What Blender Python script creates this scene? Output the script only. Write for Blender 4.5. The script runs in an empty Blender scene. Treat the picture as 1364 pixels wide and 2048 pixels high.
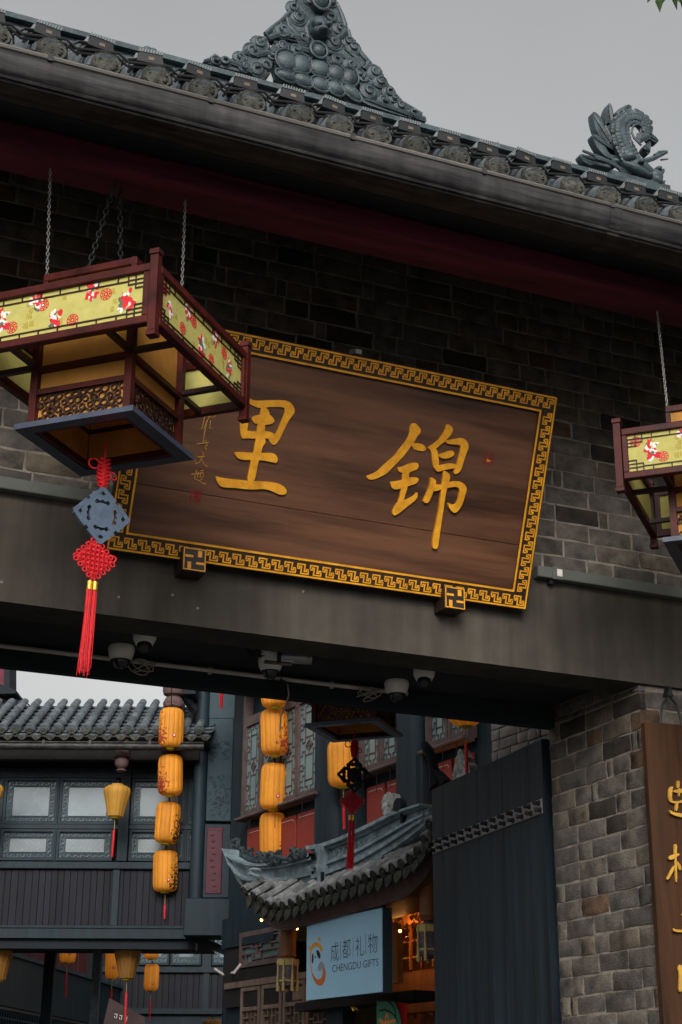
import bpy, math, random
import numpy as np
random.seed(7)
SC = bpy.context.scene
COL = SC.collection
V = lambda *a: np.array(a, float)
# ------------------------------------------------------------------ camera
YAW, PIT, ROL, FPX = math.radians(23.79), math.radians(20.876), math.radians(.316), 3161.0
CAM = V(0, -6.0, 1.6)
fw = V(math.sin(YAW)*math.cos(PIT), math.cos(YAW)*math.cos(PIT), math.sin(PIT))
rt = V(math.cos(YAW), -math.sin(YAW), 0); up = np.cross(rt, fw)
CR = math.cos(ROL)*rt + math.sin(ROL)*up
CU = -math.sin(ROL)*rt + math.cos(ROL)*up
cd = bpy.data.cameras.new('camera'); co = bpy.data.objects.new('camera', cd); COL.objects.link(co)
from mathutils import Matrix, Vector
m = Matrix.Identity(4)
for i in range(3):
    m[i][0], m[i][1], m[i][2], m[i][3] = CR[i], CU[i], -fw[i], CAM[i]
co.matrix_world = m
cd.sensor_fit = 'VERTICAL'; cd.sensor_height = 36.0; cd.lens = FPX/2048*36
cd.clip_start = .05; cd.clip_end = 3000
SC.camera = co
# ------------------------------------------------------------------ sky, sun, exposure
SUN_EL, SUN_AZ = 29, 204          # degrees; azimuth clockwise from +Y: behind the photographer
w = bpy.data.worlds.new('World'); SC.world = w; w.use_nodes = True
nt = w.node_tree; bg = nt.nodes['Background']
sky = nt.nodes.new('ShaderNodeTexSky'); sky.sky_type = 'NISHITA'; sky.sun_disc = False
sky.sun_elevation = math.radians(SUN_EL); sky.sun_rotation = math.radians(SUN_AZ)
sky.air_density = 1.6; sky.dust_density = 5.0; sky.ozone_density = 1.0
hs = nt.nodes.new('ShaderNodeHueSaturation'); hs.inputs['Saturation'].default_value = .07
nt.links.new(sky.outputs[0], hs.inputs['Color']); 
cn_ = nt.nodes.new('ShaderNodeTexNoise'); cn_.inputs['Scale'].default_value = 2.2; cn_.inputs['Detail'].default_value = 5
ct_ = nt.nodes.new('ShaderNodeTexCoord'); nt.links.new(ct_.outputs['Generated'], cn_.inputs['Vector'])
cm_ = nt.nodes.new('ShaderNodeMapRange'); cm_.inputs['From Min'].default_value = .3; cm_.inputs['From Max'].default_value = .7; cm_.inputs['To Min'].default_value = .90; cm_.inputs['To Max'].default_value = 1.08; nt.links.new(cn_.outputs['Fac'], cm_.inputs['Value'])
cs_ = nt.nodes.new('ShaderNodeVectorMath'); cs_.operation = 'SCALE'; nt.links.new(hs.outputs[0], cs_.inputs[0]); nt.links.new(cm_.outputs[0], cs_.inputs['Scale']); nt.links.new(cs_.outputs[0], bg.inputs['Color'])
bg.inputs['Strength'].default_value = .10
sd = bpy.data.lights.new('sun', 'SUN'); so = bpy.data.objects.new('sun', sd); COL.objects.link(so)
sd.energy = 1.25; sd.angle = math.radians(28); sd.color = (1, .93, .84)
so.rotation_euler = (math.radians(90-SUN_EL), 0, math.radians(180-SUN_AZ))
so.location = (0, -8, 12)
SC.view_settings.view_transform = 'Standard'; SC.view_settings.look = 'None'
SC.view_settings.gamma = 1; SC.view_settings.exposure = .62
SC.view_settings.use_curve_mapping = False
SC.cycles.max_bounces = 8; SC.cycles.diffuse_bounces = 4; SC.cycles.transmission_bounces = 6
SC.cycles.use_denoising = True
# ------------------------------------------------------------------ pixels to places
def ray(x, y): return fw + CR*(x-682)/FPX - CU*(y-1024)/FPX
def W(x, y, ax, val):
    d = ray(x, y); return CAM + d*((val-CAM[ax])/d[ax])
class Frame:
    def __init__(s, O, u, v):
        s.O = np.array(O, float); s.u = np.array(u, float); s.u /= np.linalg.norm(s.u)
        s.v = np.array(v, float); s.v /= np.linalg.norm(s.v); s.n = np.cross(s.u, s.v)
    def P(s, a, b, c=0): return s.O + s.u*a + s.v*b + s.n*c
    def px(s, x, y, c=0):
        d = ray(x, y); t = ((s.O + s.n*c - CAM)@s.n)/(d@s.n); q = CAM + d*t - s.O
        return q@s.u, q@s.v
    def at(s, x, y, c=0): return s.P(*s.px(x, y, c), c)
WORLD = Frame((0,0,0), (1,0,0), (0,1,0))
FAC = Frame((0,0,0), (1,0,0), (0,0,1))                       # the gate's face
HD = V(math.sin(YAW), math.cos(YAW), 0)
LB = Frame((CAM[0]+HD[0]*15.5, CAM[1]+HD[1]*15.5, 0), (math.cos(YAW), -math.sin(YAW), 0), (0,0,1))   # bridge building face
a_ = math.radians(-6.1)
RB = Frame((4.866, 7.155, 0), (-math.sin(a_), -math.cos(a_), 0), (0,0,1))                             # shop row face
# ------------------------------------------------------------------ mesh builder
class B:
    def __init__(s): s.v = []; s.f = []
    def add(s, vs, fs):
        o = len(s.v); s.v += [tuple(map(float, q)) for q in vs]; s.f += [tuple(i+o for i in f) for f in fs]; return s
    def box(s, fr, a0, a1, b0, b1, c0, c1):
        P = fr.P
        return s.add([P(a,b,c) for a in (a0,a1) for b in (b0,b1) for c in (c0,c1)],
            [(0,1,3,2),(4,6,7,5),(0,4,5,1),(2,3,7,6),(0,2,6,4),(1,5,7,3)])
    def bbox(s, fr, a0, a1, b0, b1, c0, c1, e=.004):      # box with a chamfered front
        P = fr.P
        q = [P(a,b,c0) for a,b in ((a0,b0),(a1,b0),(a1,b1),(a0,b1))] + [P(a,b,c1-e) for a,b in ((a0,b0),(a1,b0),(a1,b1),(a0,b1))] \
            + [P(a,b,c1) for a,b in ((a0+e,b0+e),(a1-e,b0+e),(a1-e,b1-e),(a0+e,b1-e))]
        f = [(3,2,1,0),(8,9,10,11)]
        for i in range(4):
            j = (i+1)%4; f += [(i,j,4+j,4+i),(4+i,4+j,8+j,8+i)]
        return s.add(q, f)
    def bar(s, p, q, w, h, upv=(0,0,1)):
        p = np.array(p,float); q = np.array(q,float); d = q-p; L = np.linalg.norm(d)
        if L < 1e-6: return s
        d /= L; x = np.cross(d, np.array(upv,float)); n = np.linalg.norm(x)
        if n < 1e-4: x = np.cross(d, V(1,0,0)); n = np.linalg.norm(x)
        x /= n; z = np.cross(x, d)
        vs = [o+x*i*w/2+z*j*h/2 for o in (p,q) for i in (-1,1) for j in (-1,1)]
        return s.add(vs, [(0,1,3,2),(4,6,7,5),(0,4,5,1),(2,3,7,6),(0,2,6,4),(1,5,7,3)])
    def tube(s, pts, r, n=8, cap=True, flat=1.0, closed=False):
        pts = [np.array(p,float) for p in pts]; k = len(pts)
        rs = r if hasattr(r,'__len__') else [r]*k
        ref = None; vs = []
        for i in range(k):
            if closed: d = pts[(i+1)%k]-pts[i-1]
            else: d = pts[min(i+1,k-1)]-pts[max(i-1,0)]
            d = d/(np.linalg.norm(d)+1e-12)
            if ref is None:
                ref = np.cross(d, V(0,0,1))
                if np.linalg.norm(ref) < .05: ref = np.cross(d, V(1,0,0))
            ref = ref - d*(ref@d); ref /= np.linalg.norm(ref)+1e-12
            y = np.cross(d, ref)
            for j in range(n):
                t = 2*math.pi*j/n
                vs.append(pts[i]+ref*math.cos(t)*rs[i]+y*math.sin(t)*rs[i]*flat)
        f = []
        for i in range(k if closed else k-1):
            i2 = (i+1)%k
            for j in range(n): f.append((i*n+j, i*n+(j+1)%n, i2*n+(j+1)%n, i2*n+j))
        if cap and not closed: f += [tuple(range(n-1,-1,-1)), tuple(range((k-1)*n, k*n))]
        return s.add(vs, f)
    def lathe(s, prof, n=16, o=(0,0,0), ax=(0,0,1), ripple=0, lobes=0):
        o = np.array(o,float); ax = np.array(ax,float); ax /= np.linalg.norm(ax)
        x = np.cross(ax, V(0,1,0)) if abs(ax[1]) < .9 else np.cross(ax, V(1,0,0))
        x /= np.linalg.norm(x); y = np.cross(ax, x); vs = []
        for r,z in prof:
            for j in range(n):
                t = 2*math.pi*j/n; rr = r*(1-ripple*(abs(math.sin(t*lobes/2))**-.0 if 0 else (1-abs(math.sin(t*lobes/2)))**2)) if lobes else r
                vs.append(o+ax*z+x*math.cos(t)*rr+y*math.sin(t)*rr)
        f = []
        for i in range(len(prof)-1):
            for j in range(n): f.append((i*n+j, i*n+(j+1)%n, (i+1)*n+(j+1)%n, (i+1)*n+j))
        f += [tuple(range(n-1,-1,-1)), tuple(range((len(prof)-1)*n, len(prof)*n))]
        return s.add(vs, f)
    def prism(s, fr, poly, c0, c1):
        n = len(poly)
        ar = sum(poly[i][0]*poly[(i+1)%n][1]-poly[(i+1)%n][0]*poly[i][1] for i in range(n))
        if ar < 0: poly = poly[::-1]
        vs = [fr.P(a,b,c0) for a,b in poly] + [fr.P(a,b,c1) for a,b in poly]
        f = [tuple(range(n-1,-1,-1)), tuple(range(n,2*n))] + [(i,(i+1)%n,n+(i+1)%n,n+i) for i in range(n)]
        return s.add(vs, f)
    def ball(s, c, rx, ry=None, rz=None, ax=None, n=10, m=6):
        ry = rx if ry is None else ry; rz = rx if rz is None else rz
        A = np.eye(3) if ax is None else np.array(ax,float)
        c = np.array(c,float); vs = [c+A[2]*rz]
        for i in range(1,m):
            ph = math.pi*i/m
            for j in range(n):
                t = 2*math.pi*j/n
                vs.append(c+A[0]*rx*math.sin(ph)*math.cos(t)+A[1]*ry*math.sin(ph)*math.sin(t)+A[2]*rz*math.cos(ph))
        vs.append(c-A[2]*rz); f = []
        for j in range(n): f.append((0, 1+j, 1+(j+1)%n))
        for i in range(m-2):
            for j in range(n): f.append((1+i*n+j, 1+(i+1)*n+j, 1+(i+1)*n+(j+1)%n, 1+i*n+(j+1)%n))
        L = len(vs)-1; k = 1+(m-2)*n
        for j in range(n): f.append((L, k+(j+1)%n, k+j))
        return s.add(vs, f)
    def ring(s, fr, a, b, c, r, w, h, n=12, sq=1.0):      # flat annulus with thickness
        vs = []
        for j in range(n):
            t = 2*math.pi*j/n; x, y = math.cos(t), math.sin(t)*sq
            vs += [fr.P(a+x*(r-w/2), b+y*(r-w/2), c), fr.P(a+x*(r+w/2), b+y*(r+w/2), c), fr.P(a+x*(r+w/2), b+y*(r+w/2), c+h), fr.P(a+x*(r-w/2), b+y*(r-w/2), c+h)]
        f = []
        for j in range(n):
            k = (j+1)%n
            for q in range(4): f.append((j*4+q, j*4+(q+1)%4, k*4+(q+1)%4, k*4+q))
        return s.add(vs, f)
    def path(s, fr, pts, w, c0, c1):                      # flat strip along a polyline of (a,b)
        for (x0,y0),(x1,y1) in zip(pts, pts[1:]):
            L = math.hypot(x1-x0, y1-y0)
            if L < 1e-9: continue
            dx, dy = (x1-x0)/L, (y1-y0)/L; e = w/2*.98
            x0_, y0_, x1_, y1_ = x0-dx*e, y0-dy*e, x1+dx*e, y1+dy*e
            s.prism(fr, [(x0_-dy*w/2,y0_+dx*w/2),(x0_+dy*w/2,y0_-dx*w/2),(x1_+dy*w/2,y1_-dx*w/2),(x1_-dy*w/2,y1_+dx*w/2)], c0, c1+random.random()*.0006)
        return s
    def surf(s, grid):                                    # grid[i][j] of points
        r, c = len(grid), len(grid[0])
        return s.add([p for row in grid for p in row], [(i*c+j, i*c+j+1, (i+1)*c+j+1, (i+1)*c+j) for i in range(r-1) for j in range(c-1)])
def spiral(fr, a, b, c, r, turns=1.6, a0=0, dirn=1, n=22, lift=0):
    return [fr.P(a+r*(1-.85*t)*math.cos(a0+dirn*t*turns*2*math.pi), b+r*(1-.85*t)*math.sin(a0+dirn*t*turns*2*math.pi), c+lift*t) for t in np.linspace(0,1,n)]
def mesh(b, smooth=False, name='m'):
    me = bpy.data.meshes.new(name); me.from_pydata(b.v, [], b.f); me.validate(); 
    if smooth: me.shade_smooth(); 
    if smooth: me.set_sharp_from_angle(angle=math.radians(38))
    me.update(); return me
def wloc(o):
    l = V(0,0,0)
    while o is not None: l = l + np.array(o.location); o = o.parent
    return l
def obj(name, b, mt, parent=None, smooth=False, label=None, kind=None):
    if isinstance(b, B):
        o_ = wloc(parent) if parent is not None else (np.mean(np.array(b.v), axis=0) if b.v else V(0,0,0))
        if parent is None: o_[2] = min(q[2] for q in b.v)
        bb = B(); bb.v = [tuple(np.array(q)-o_) for q in b.v]; bb.f = b.f
        me = mesh(bb, smooth, name); me.materials.append(mt)
        o = bpy.data.objects.new(name, me); COL.objects.link(o)
        if parent is not None: o.parent = parent
        else: o.location = o_
    else:
        o = bpy.data.objects.new(name, b); COL.objects.link(o); o.parent = parent
        if not b.materials: b.materials.append(mt)
    if label: o['label'] = label
    if kind: o['kind'] = kind
    return o
def tag(o, label, cat, group=None):
    o['label'] = label; o['category'] = cat
    if group: o['group'] = group
    return o
def thing(name, label, cat, loc=(0,0,0), group=None):
    o = bpy.data.objects.new(name, None); COL.objects.link(o); o.location = tuple(map(float, loc)); o.empty_display_size = .1
    return tag(o, label, cat, group)
def struct(name, b, mt, smooth=False):
    o = obj(name, b, mt, None, smooth); o['kind'] = 'structure'; return o
def copy_tree(o, parent=None):
    c = o.copy(); COL.objects.link(c); c.parent = parent
    for ch in [x for x in o.children]: copy_tree(ch, c)
    return c
def text_mesh(s, size=1.0, thin=0.0, ext=0.0):
    cu = bpy.data.curves.new('txt', 'FONT'); cu.body = s; cu.size = size; cu.align_x = 'CENTER'; cu.align_y = 'CENTER'
    cu.offset = thin; cu.extrude = ext; cu.resolution_u = 3
    o = bpy.data.objects.new('txt', cu); COL.objects.link(o)
    bpy.context.view_layer.update()
    me = bpy.data.meshes.new_from_object(o.evaluated_get(bpy.context.evaluated_depsgraph_get()))
    bpy.data.objects.remove(o)
    return me
def text_on(fr, me, a, b, c, sx=1, sy=1):
    q = B(); q.add([fr.P(a+v.co.x*sx, b+v.co.y*sy, c+v.co.z) for v in me.vertices], [tuple(p.vertices) for p in me.polygons]); return q
# ------------------------------------------------------------------ materials
MATS = {}
def mat(name, col, rough=.75, var=.25, scale=6.0, bump=.15, metal=0.0, col2=None, stretch=(1,1,1), orand=0.0, spec=.3, fine=90.0, trans=0.0, emit=0.0, ramp=None, streak=0.0, coord='pos'):
    m_ = bpy.data.materials.new(name); m_.use_nodes = True; t = m_.node_tree; N = t.nodes; L = t.links
    bs = N['Principled BSDF']; out = N['Material Output']
    if coord == 'pos': g = N.new('ShaderNodeNewGeometry').outputs['Position']
    else: g = N.new('ShaderNodeTexCoord').outputs['Object']
    mp = N.new('ShaderNodeMapping'); mp.inputs['Scale'].default_value = stretch; L.new(g, mp.inputs['Vector'])
    n1 = N.new('ShaderNodeTexNoise'); n1.inputs['Scale'].default_value = scale; n1.inputs['Detail'].default_value = 7; n1.inputs['Roughness'].default_value = .62
    L.new(mp.outputs[0], n1.inputs['Vector'])
    cr = N.new('ShaderNodeMapRange'); cr.inputs['From Min'].default_value = .3; cr.inputs['From Max'].default_value = .7
    L.new(n1.outputs['Fac'], cr.inputs['Value'])
    c1 = [x*(1-var) for x in col]; c2 = list(col2) if col2 else [min(1, x*(1+var)) for x in col]
    mx = N.new('ShaderNodeMix'); mx.data_type = 'RGBA'
    mx.inputs[6].default_value = (*c1, 1); mx.inputs[7].default_value = (*c2, 1); L.new(cr.outputs[0], mx.inputs[0])
    src = mx.outputs[2]
    if ramp:                                            # per-object palette
        oi = N.new('ShaderNodeObjectInfo'); rp = N.new('ShaderNodeValToRGB'); rp.color_ramp.interpolation = 'CONSTANT'
        L.new(oi.outputs['Random'], rp.inputs[0])
        el = rp.color_ramp.elements
        el[0].position = ramp[0][0]; el[0].color = (*ramp[0][1], 1)
        el[1].position = ramp[1][0]; el[1].color = (*ramp[1][1], 1)
        for p, c in ramp[2:]:
            e = el.new(p); e.color = (*c, 1)
        mm = N.new('ShaderNodeMix'); mm.data_type = 'RGBA'; mm.blend_type = 'MULTIPLY'; mm.inputs[0].default_value = 1
        L.new(src, mm.inputs[6]); L.new(rp.outputs[0], mm.inputs[7]); src = mm.outputs[2]
    if orand:
        oi = N.new('ShaderNodeObjectInfo'); mr = N.new('ShaderNodeMapRange'); mr.inputs['To Min'].default_value = 1-orand; mr.inputs['To Max'].default_value = 1+orand
        L.new(oi.outputs['Random'], mr.inputs['Value'])
        mm = N.new('ShaderNodeVectorMath'); mm.operation = 'SCALE'; L.new(src, mm.inputs[0]); L.new(mr.outputs[0], mm.inputs['Scale']); src = mm.outputs[0]
    if streak:                                          # rain streaks: noise drawn out along Z
        sm = N.new('ShaderNodeMapping'); sm.inputs['Scale'].default_value = (14, 14, .9); L.new(g, sm.inputs['Vector'])
        sn = N.new('ShaderNodeTexNoise'); sn.inputs['Scale'].default_value = 1.0; sn.inputs['Detail'].default_value = 5; L.new(sm.outputs[0], sn.inputs['Vector'])
        sr = N.new('ShaderNodeMapRange'); sr.inputs['From Min'].default_value = .35; sr.inputs['From Max'].default_value = .7; sr.inputs['To Min'].default_value = 1-streak; sr.inputs['To Max'].default_value = 1+streak
        L.new(sn.outputs['Fac'], sr.inputs['Value'])
        mm = N.new('ShaderNodeVectorMath'); mm.operation = 'SCALE'; L.new(src, mm.inputs[0]); L.new(sr.outputs[0], mm.inputs['Scale']); src = mm.outputs[0]
    L.new(src, bs.inputs['Base Color'])
    n2 = N.new('ShaderNodeTexNoise'); n2.inputs['Scale'].default_value = fine; n2.inputs['Detail'].default_value = 4; L.new(mp.outputs[0], n2.inputs['Vector'])
    rr = N.new('ShaderNodeMapRange'); rr.inputs['To Min'].default_value = max(0, rough-.15); rr.inputs['To Max'].default_value = min(1, rough+.15)
    L.new(n1.outputs['Fac'], rr.inputs['Value']); L.new(rr.outputs[0], bs.inputs['Roughness'])
    if bump:
        ad = N.new('ShaderNodeMath'); ad.operation = 'ADD'; L.new(n1.outputs['Fac'], ad.inputs[0]); L.new(n2.outputs['Fac'], ad.inputs[1])
        bp = N.new('ShaderNodeBump'); bp.inputs['Strength'].default_value = bump; bp.inputs['Distance'].default_value = .01
        L.new(ad.outputs[0], bp.inputs['Height']); L.new(bp.outputs[0], bs.inputs['Normal'])
    bs.inputs['Metallic'].default_value = metal; bs.inputs['Specular IOR Level'].default_value = spec
    if emit: L.new(src, bs.inputs['Emission Color']); bs.inputs['Emission Strength'].default_value = emit
    if trans:
        tr = N.new('ShaderNodeBsdfTranslucent'); L.new(src, tr.inputs['Color'])
        ms = N.new('ShaderNodeMixShader'); ms.inputs[0].default_value = trans
        L.new(bs.outputs[0], ms.inputs[1]); L.new(tr.outputs[0], ms.inputs[2]); L.new(ms.outputs[0], out.inputs['Surface'])
    MATS[name] = m_; return m_
def brick_tex(name, c1, c2, cm, sc=1.0, vert='XZ'):
    m_ = bpy.data.materials.new(name); m_.use_nodes = True; t = m_.node_tree; N = t.nodes; L = t.links; bs = N['Principled BSDF']
    g = N.new('ShaderNodeNewGeometry'); sx = N.new('ShaderNodeSeparateXYZ'); L.new(g.outputs['Position'], sx.inputs[0])
    ad = N.new('ShaderNodeMath'); ad.operation = 'ADD'; L.new(sx.outputs[0], ad.inputs[0]); L.new(sx.outputs[1], ad.inputs[1])
    cx = N.new('ShaderNodeCombineXYZ'); L.new(ad.outputs[0], cx.inputs[0]); L.new(sx.outputs[2], cx.inputs[1])
    br = N.new('ShaderNodeTexBrick'); L.new(cx.outputs[0], br.inputs['Vector'])
    br.inputs['Color1'].default_value = (*c1,1); br.inputs['Color2'].default_value = (*c2,1); br.inputs['Mortar'].default_value = (*cm,1)
    br.inputs['Scale'].default_value = sc; br.inputs['Brick Width'].default_value = .243; br.inputs['Row Height'].default_value = .0883; br.inputs['Mortar Size'].default_value = .005
    L.new(br.outputs['Color'], bs.inputs['Base Color']); bs.inputs['Roughness'].default_value = .9
    bp = N.new('ShaderNodeBump'); bp.inputs['Distance'].default_value = .005; bp.invert = True; L.new(br.outputs['Fac'], bp.inputs['Height']); L.new(bp.outputs[0], bs.inputs['Normal'])
    return m_
M_brick = mat('brick_grey', (.105,.091,.077), .9, .55, 13, .6, ramp=[(0,(1,1,1)),(.3,(.86,.87,.9)),(.5,(1.0,.92,.8)),(.66,(1.12,1.1,1.06)),(.8,(.72,.72,.74)),(.91,(.32,.30,.29)),(.965,(.95,.68,.5))], fine=120)
M_mortar = mat('lime_mortar', (.23,.20,.165), .95, .4, 14, .5)
M_bricktex = brick_tex('brick_far', (.092,.083,.075), (.055,.051,.048), (.18,.16,.135))
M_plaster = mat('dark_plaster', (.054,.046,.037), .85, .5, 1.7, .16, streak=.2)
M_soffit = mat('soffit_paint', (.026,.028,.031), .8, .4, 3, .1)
M_redbeam = mat('maroon_paint', (.11,.016,.034), .7, .6, 3, .2, stretch=(.5,5,5))
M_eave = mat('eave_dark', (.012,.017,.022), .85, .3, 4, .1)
M_tile = mat('roof_tile', (.085,.10,.112), .85, .45, 14, .5, orand=.25)
M_tilecap = mat('tile_cap', (.030,.030,.026), .9, .6, 30, .6, col2=(.075,.075,.062), orand=.3)
M_orn = mat('ornament_glaze', (.028,.045,.053), .5, .5, 12, .3, col2=(.066,.094,.104), spec=.4)
M_gutter = mat('gutter_metal', (.013,.014,.018), .5, .5, 5, .15, metal=.2, stretch=(.7,9,9), col2=(.062,.058,.058), streak=.35)
M_gutrim = mat('gutter_rim', (.10,.092,.082), .6, .5, 6, .2, stretch=(.3,4,4))
M_black = mat('black_plastic', (.014,.015,.017), .5, .2, 9, .05)
M_lampgrey = mat('spot_housing', (.14,.16,.165), .5, .2, 9, .05)
M_sticker = mat('sticker_tan', (.13,.10,.075), .8, .3, 60, 0)
M_plaq = mat('plaque_wood', (.058,.022,.011), .5, .5, 3.0, .12, col2=(.15,.062,.029), stretch=(.35,4,4), spec=.4)
M_plaqdark = mat('plaque_frame', (.03,.017,.012), .5, .3, 6, .1)
M_gold = mat('gold_leaf', (.70,.29,.010), .5, .25, 18, .15, col2=(.88,.40,.02), spec=.4)
M_golddim = mat('gold_worn', (.45,.22,.03), .6, .3, 14, .2, col2=(.6,.34,.05))
M_goldfine = mat('gold_thread', (.42,.22,.05), .7, .4, 40, 0)
M_seal = mat('seal_red', (.20,.012,.012), .7, .5, 60, 0)
M_rail = mat('rail_grey', (.12,.125,.115), .6, .2, 4, .05)
M_lwood = mat('lantern_wood', (.036,.005,.004), .42, .4, 10, .06, col2=(.08,.010,.007), spec=.25)
M_skytint = mat('sky_tinted_underside', (.038,.050,.082), .4, .3, 10, .06, spec=.6)  # black paint with its blue sky reflection put into the base colour
M_lwoodd = mat('lantern_wood_dark', (.03,.012,.01), .45, .3, 10, .06)
M_lfabric = mat('lantern_brocade', (.62,.57,.17), .75, .08, 30, .05, col2=(.68,.62,.20), trans=.35)
M_lpaper = mat('lantern_paper', (.66,.33,.07), .7, .15, 10, .05, trans=.45)
M_pred = mat('print_red', (.55,.02,.03), .8, .2, 50, 0)
M_pwhite = mat('print_white', (.72,.66,.62), .8, .15, 50, 0)
M_pgreen = mat('print_green', (.08,.12,.08), .8, .2, 50, 0)
M_pgold = mat('print_gold', (.36,.24,.01), .8, .2, 50, 0)
M_pblue = mat('pendant_board', (.06,.085,.125), .7, .2, 30, .15)
M_pdark = mat('pendant_board_dark', (.02,.018,.02), .6, .2, 30, .15)
M_cord = mat('red_cord', (.50,.006,.012), .6, .25, 60, .2, spec=.4)
M_cordk = mat('dark_red_cord', (.55,.010,.020), .6, .25, 60, .2, spec=.4)
M_brass = mat('brass', (.75,.45,.06), .35, .2, 20, .05, metal=.7)
M_steel = mat('chain_steel', (.28,.27,.26), .45, .3, 40, .1, metal=.6)
M_camw = mat('camera_shell', (.82,.79,.74), .45, .1, 8, .03, spec=.5)
M_dome = mat('camera_dome', (.01,.011,.014), .06, .1, 5, 0, spec=.8)
M_pipe = mat('conduit_paint', (.55,.50,.45), .6, .2, 8, .05)
M_cable = mat('cable_black', (.012,.012,.013), .5, .2, 9, 0)
M_cablew = mat('cable_pale', (.33,.29,.24), .6, .2, 9, 0)
M_door = mat('door_paint', (.009,.016,.023), .55, .35, 3, .12, stretch=(5,5,.6), streak=.5, spec=.22)
M_strap = mat('strap_iron', (.26,.245,.24), .55, .3, 14, .2, metal=.2)
M_cwood = mat('couplet_wood', (.026,.010,.004), .65, .5, 4, .12, stretch=(4,4,.35), col2=(.066,.027,.010), spec=.15)
M_teal = mat('teal_paint', (.0085,.020,.028), .6, .35, 5, .12, stretch=(3,3,.6), streak=.25, orand=.1)
M_tealc = mat('teal_carved', (.026,.050,.064), .65, .35, 8, .15)
M_planks = mat('plank_plum', (.011,.0115,.0175), .75, .3, 5, .12, stretch=(3,3,.4), orand=.25, streak=.2)
M_glass = mat('frosted_glass', (.10,.15,.175), .3, .25, 1.5, 0, col2=(.18,.235,.26), spec=.6)
M_glassg = mat('green_glass', (.155,.225,.23), .35, .15, 2, 0, spec=.6)
M_latt = mat('lattice_brown', (.095,.068,.066), .7, .35, 9, .12)
M_dwood = mat('door_brown', (.15,.105,.085), .75, .4, 6, .2, stretch=(3,3,.5))
M_redp = mat('red_panel', (.24,.035,.025), .65, .15, 5, .05)
M_maroonp = mat('maroon_panel', (.07,.014,.026), .55, .3, 9, .15)
M_redpl = mat('red_planks', (.075,.018,.019), .75, .3, 5, .12, stretch=(3,3,.4), orand=.2)
M_fascia = mat('fascia_brown', (.095,.058,.056), .7, .25, 7, .12)
M_shoptile = mat('shop_tile', (.19,.21,.22), .85, .5, 16, .4, col2=(.42,.42,.41), orand=.35)
M_shopridge = mat('shop_ridge', (.19,.27,.31), .7, .5, 9, .3, col2=(.38,.48,.52))
M_signface = mat('sign_face', (.36,.62,.80), .6, .05, 2, .02)
M_signside = mat('sign_side', (.03,.05,.065), .6, .1, 2, .02)
M_ink = mat('sign_ink', (.018,.016,.03), .7, .1, 9, 0)
M_or1 = mat('logo_amber', (.75,.33,.04), .6, .05, 3, 0)
M_or2 = mat('logo_orange', (.62,.15,.03), .6, .05, 3, 0)
M_grey = mat('logo_grey', (.30,.31,.34), .6, .05, 3, 0)
M_swood = mat('shop_wood', (.16,.06,.02), .55, .35, 5, .15, stretch=(2,2,.5))
M_dark = mat('dark_interior', (.012,.011,.011), .9, .3, 4, .05)
M_silk = mat('yellow_silk', (.42,.32,.12), .6, .2, 40, .1)
M_purple = mat('drum_band', (.10,.08,.10), .7, .5, 40, .2)
M_green = mat('poster_green', (.06,.26,.16), .7, .1, 6, 0, col2=(.12,.36,.24))
M_greend = mat('poster_line', (.01,.03,.02), .7, .1, 6, 0)
M_posto = mat('poster_orange', (.80,.30,.08), .7, .1, 6, 0)
M_posr = mat('poster_red', (.50,.02,.015), .7, .1, 6, 0)
M_leaf = mat('leaf_green', (.05,.085,.03), .5, .3, 9, .05, trans=.25)
M_bark = mat('bark', (.06,.045,.035), .9, .4, 14, .5, stretch=(3,3,.6))
M_ground = mat('stone_paving', (.06,.058,.054), .85, .25, 3, .2)
M_hair = mat('hair_black', (.008,.007,.007), .6, .2, 40, .2)
# ================================================================== SETTING
g = B(); S = 400; g.add([(-S,-S,0),(S,-S,0),(S,S,0),(-S,S,0)], [(0,1,2,3)]); struct('ground', g, M_ground)
g = B()
for i in range(-6, 16):
    for j in range(-5, 14):
        x0 = i*.62+random.uniform(-.003,.003); y0 = j*.93+(i%2)*.4
        g.box(WORLD, x0, x0+.612, y0, y0+.922, .004, .03+random.uniform(0,.004))
pv = struct('pavement', g, M_ground)
# ================================================================== GATE: wall, beam, piers
COURSE, BL = .0883, .243
def brick_mesh(seed):
    r = random.Random(seed); j = lambda s: r.uniform(-s, s); q = B()
    fr = Frame((0,0,0), (1,0,0), (0,0,1)); e = .007
    x = [-.5, -.5+.04, 0, .5-.04, .5]; z = [0, .10, .5, .9, 1]; gr = []
    for zi in range(5):
        row = []
        for xi in range(5):
            edge = xi in (0,4) or zi in (0,4)
            row.append((x[xi]+(j(.018) if edge else j(.02)), -(0 if edge else .0030+j(.0022)), z[zi]+(j(.055) if edge else j(.05))))
        gr.append(row)
    q.surf(gr)
    ring = [gr[0][i] for i in range(5)]+[gr[i][4] for i in range(1,5)]+[gr[4][i] for i in range(3,-1,-1)]+[gr[i][0] for i in range(3,0,-1)]
    n = len(ring); q.add(ring+[(p[0],.03,p[2]) for p in ring], [((i+1)%n, i, n+i, n+(i+1)%n) for i in range(n)])
    me = mesh(q, True, 'brick'); me.materials.append(M_brick); return me
BM = [brick_mesh(i) for i in range(9)]
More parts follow.
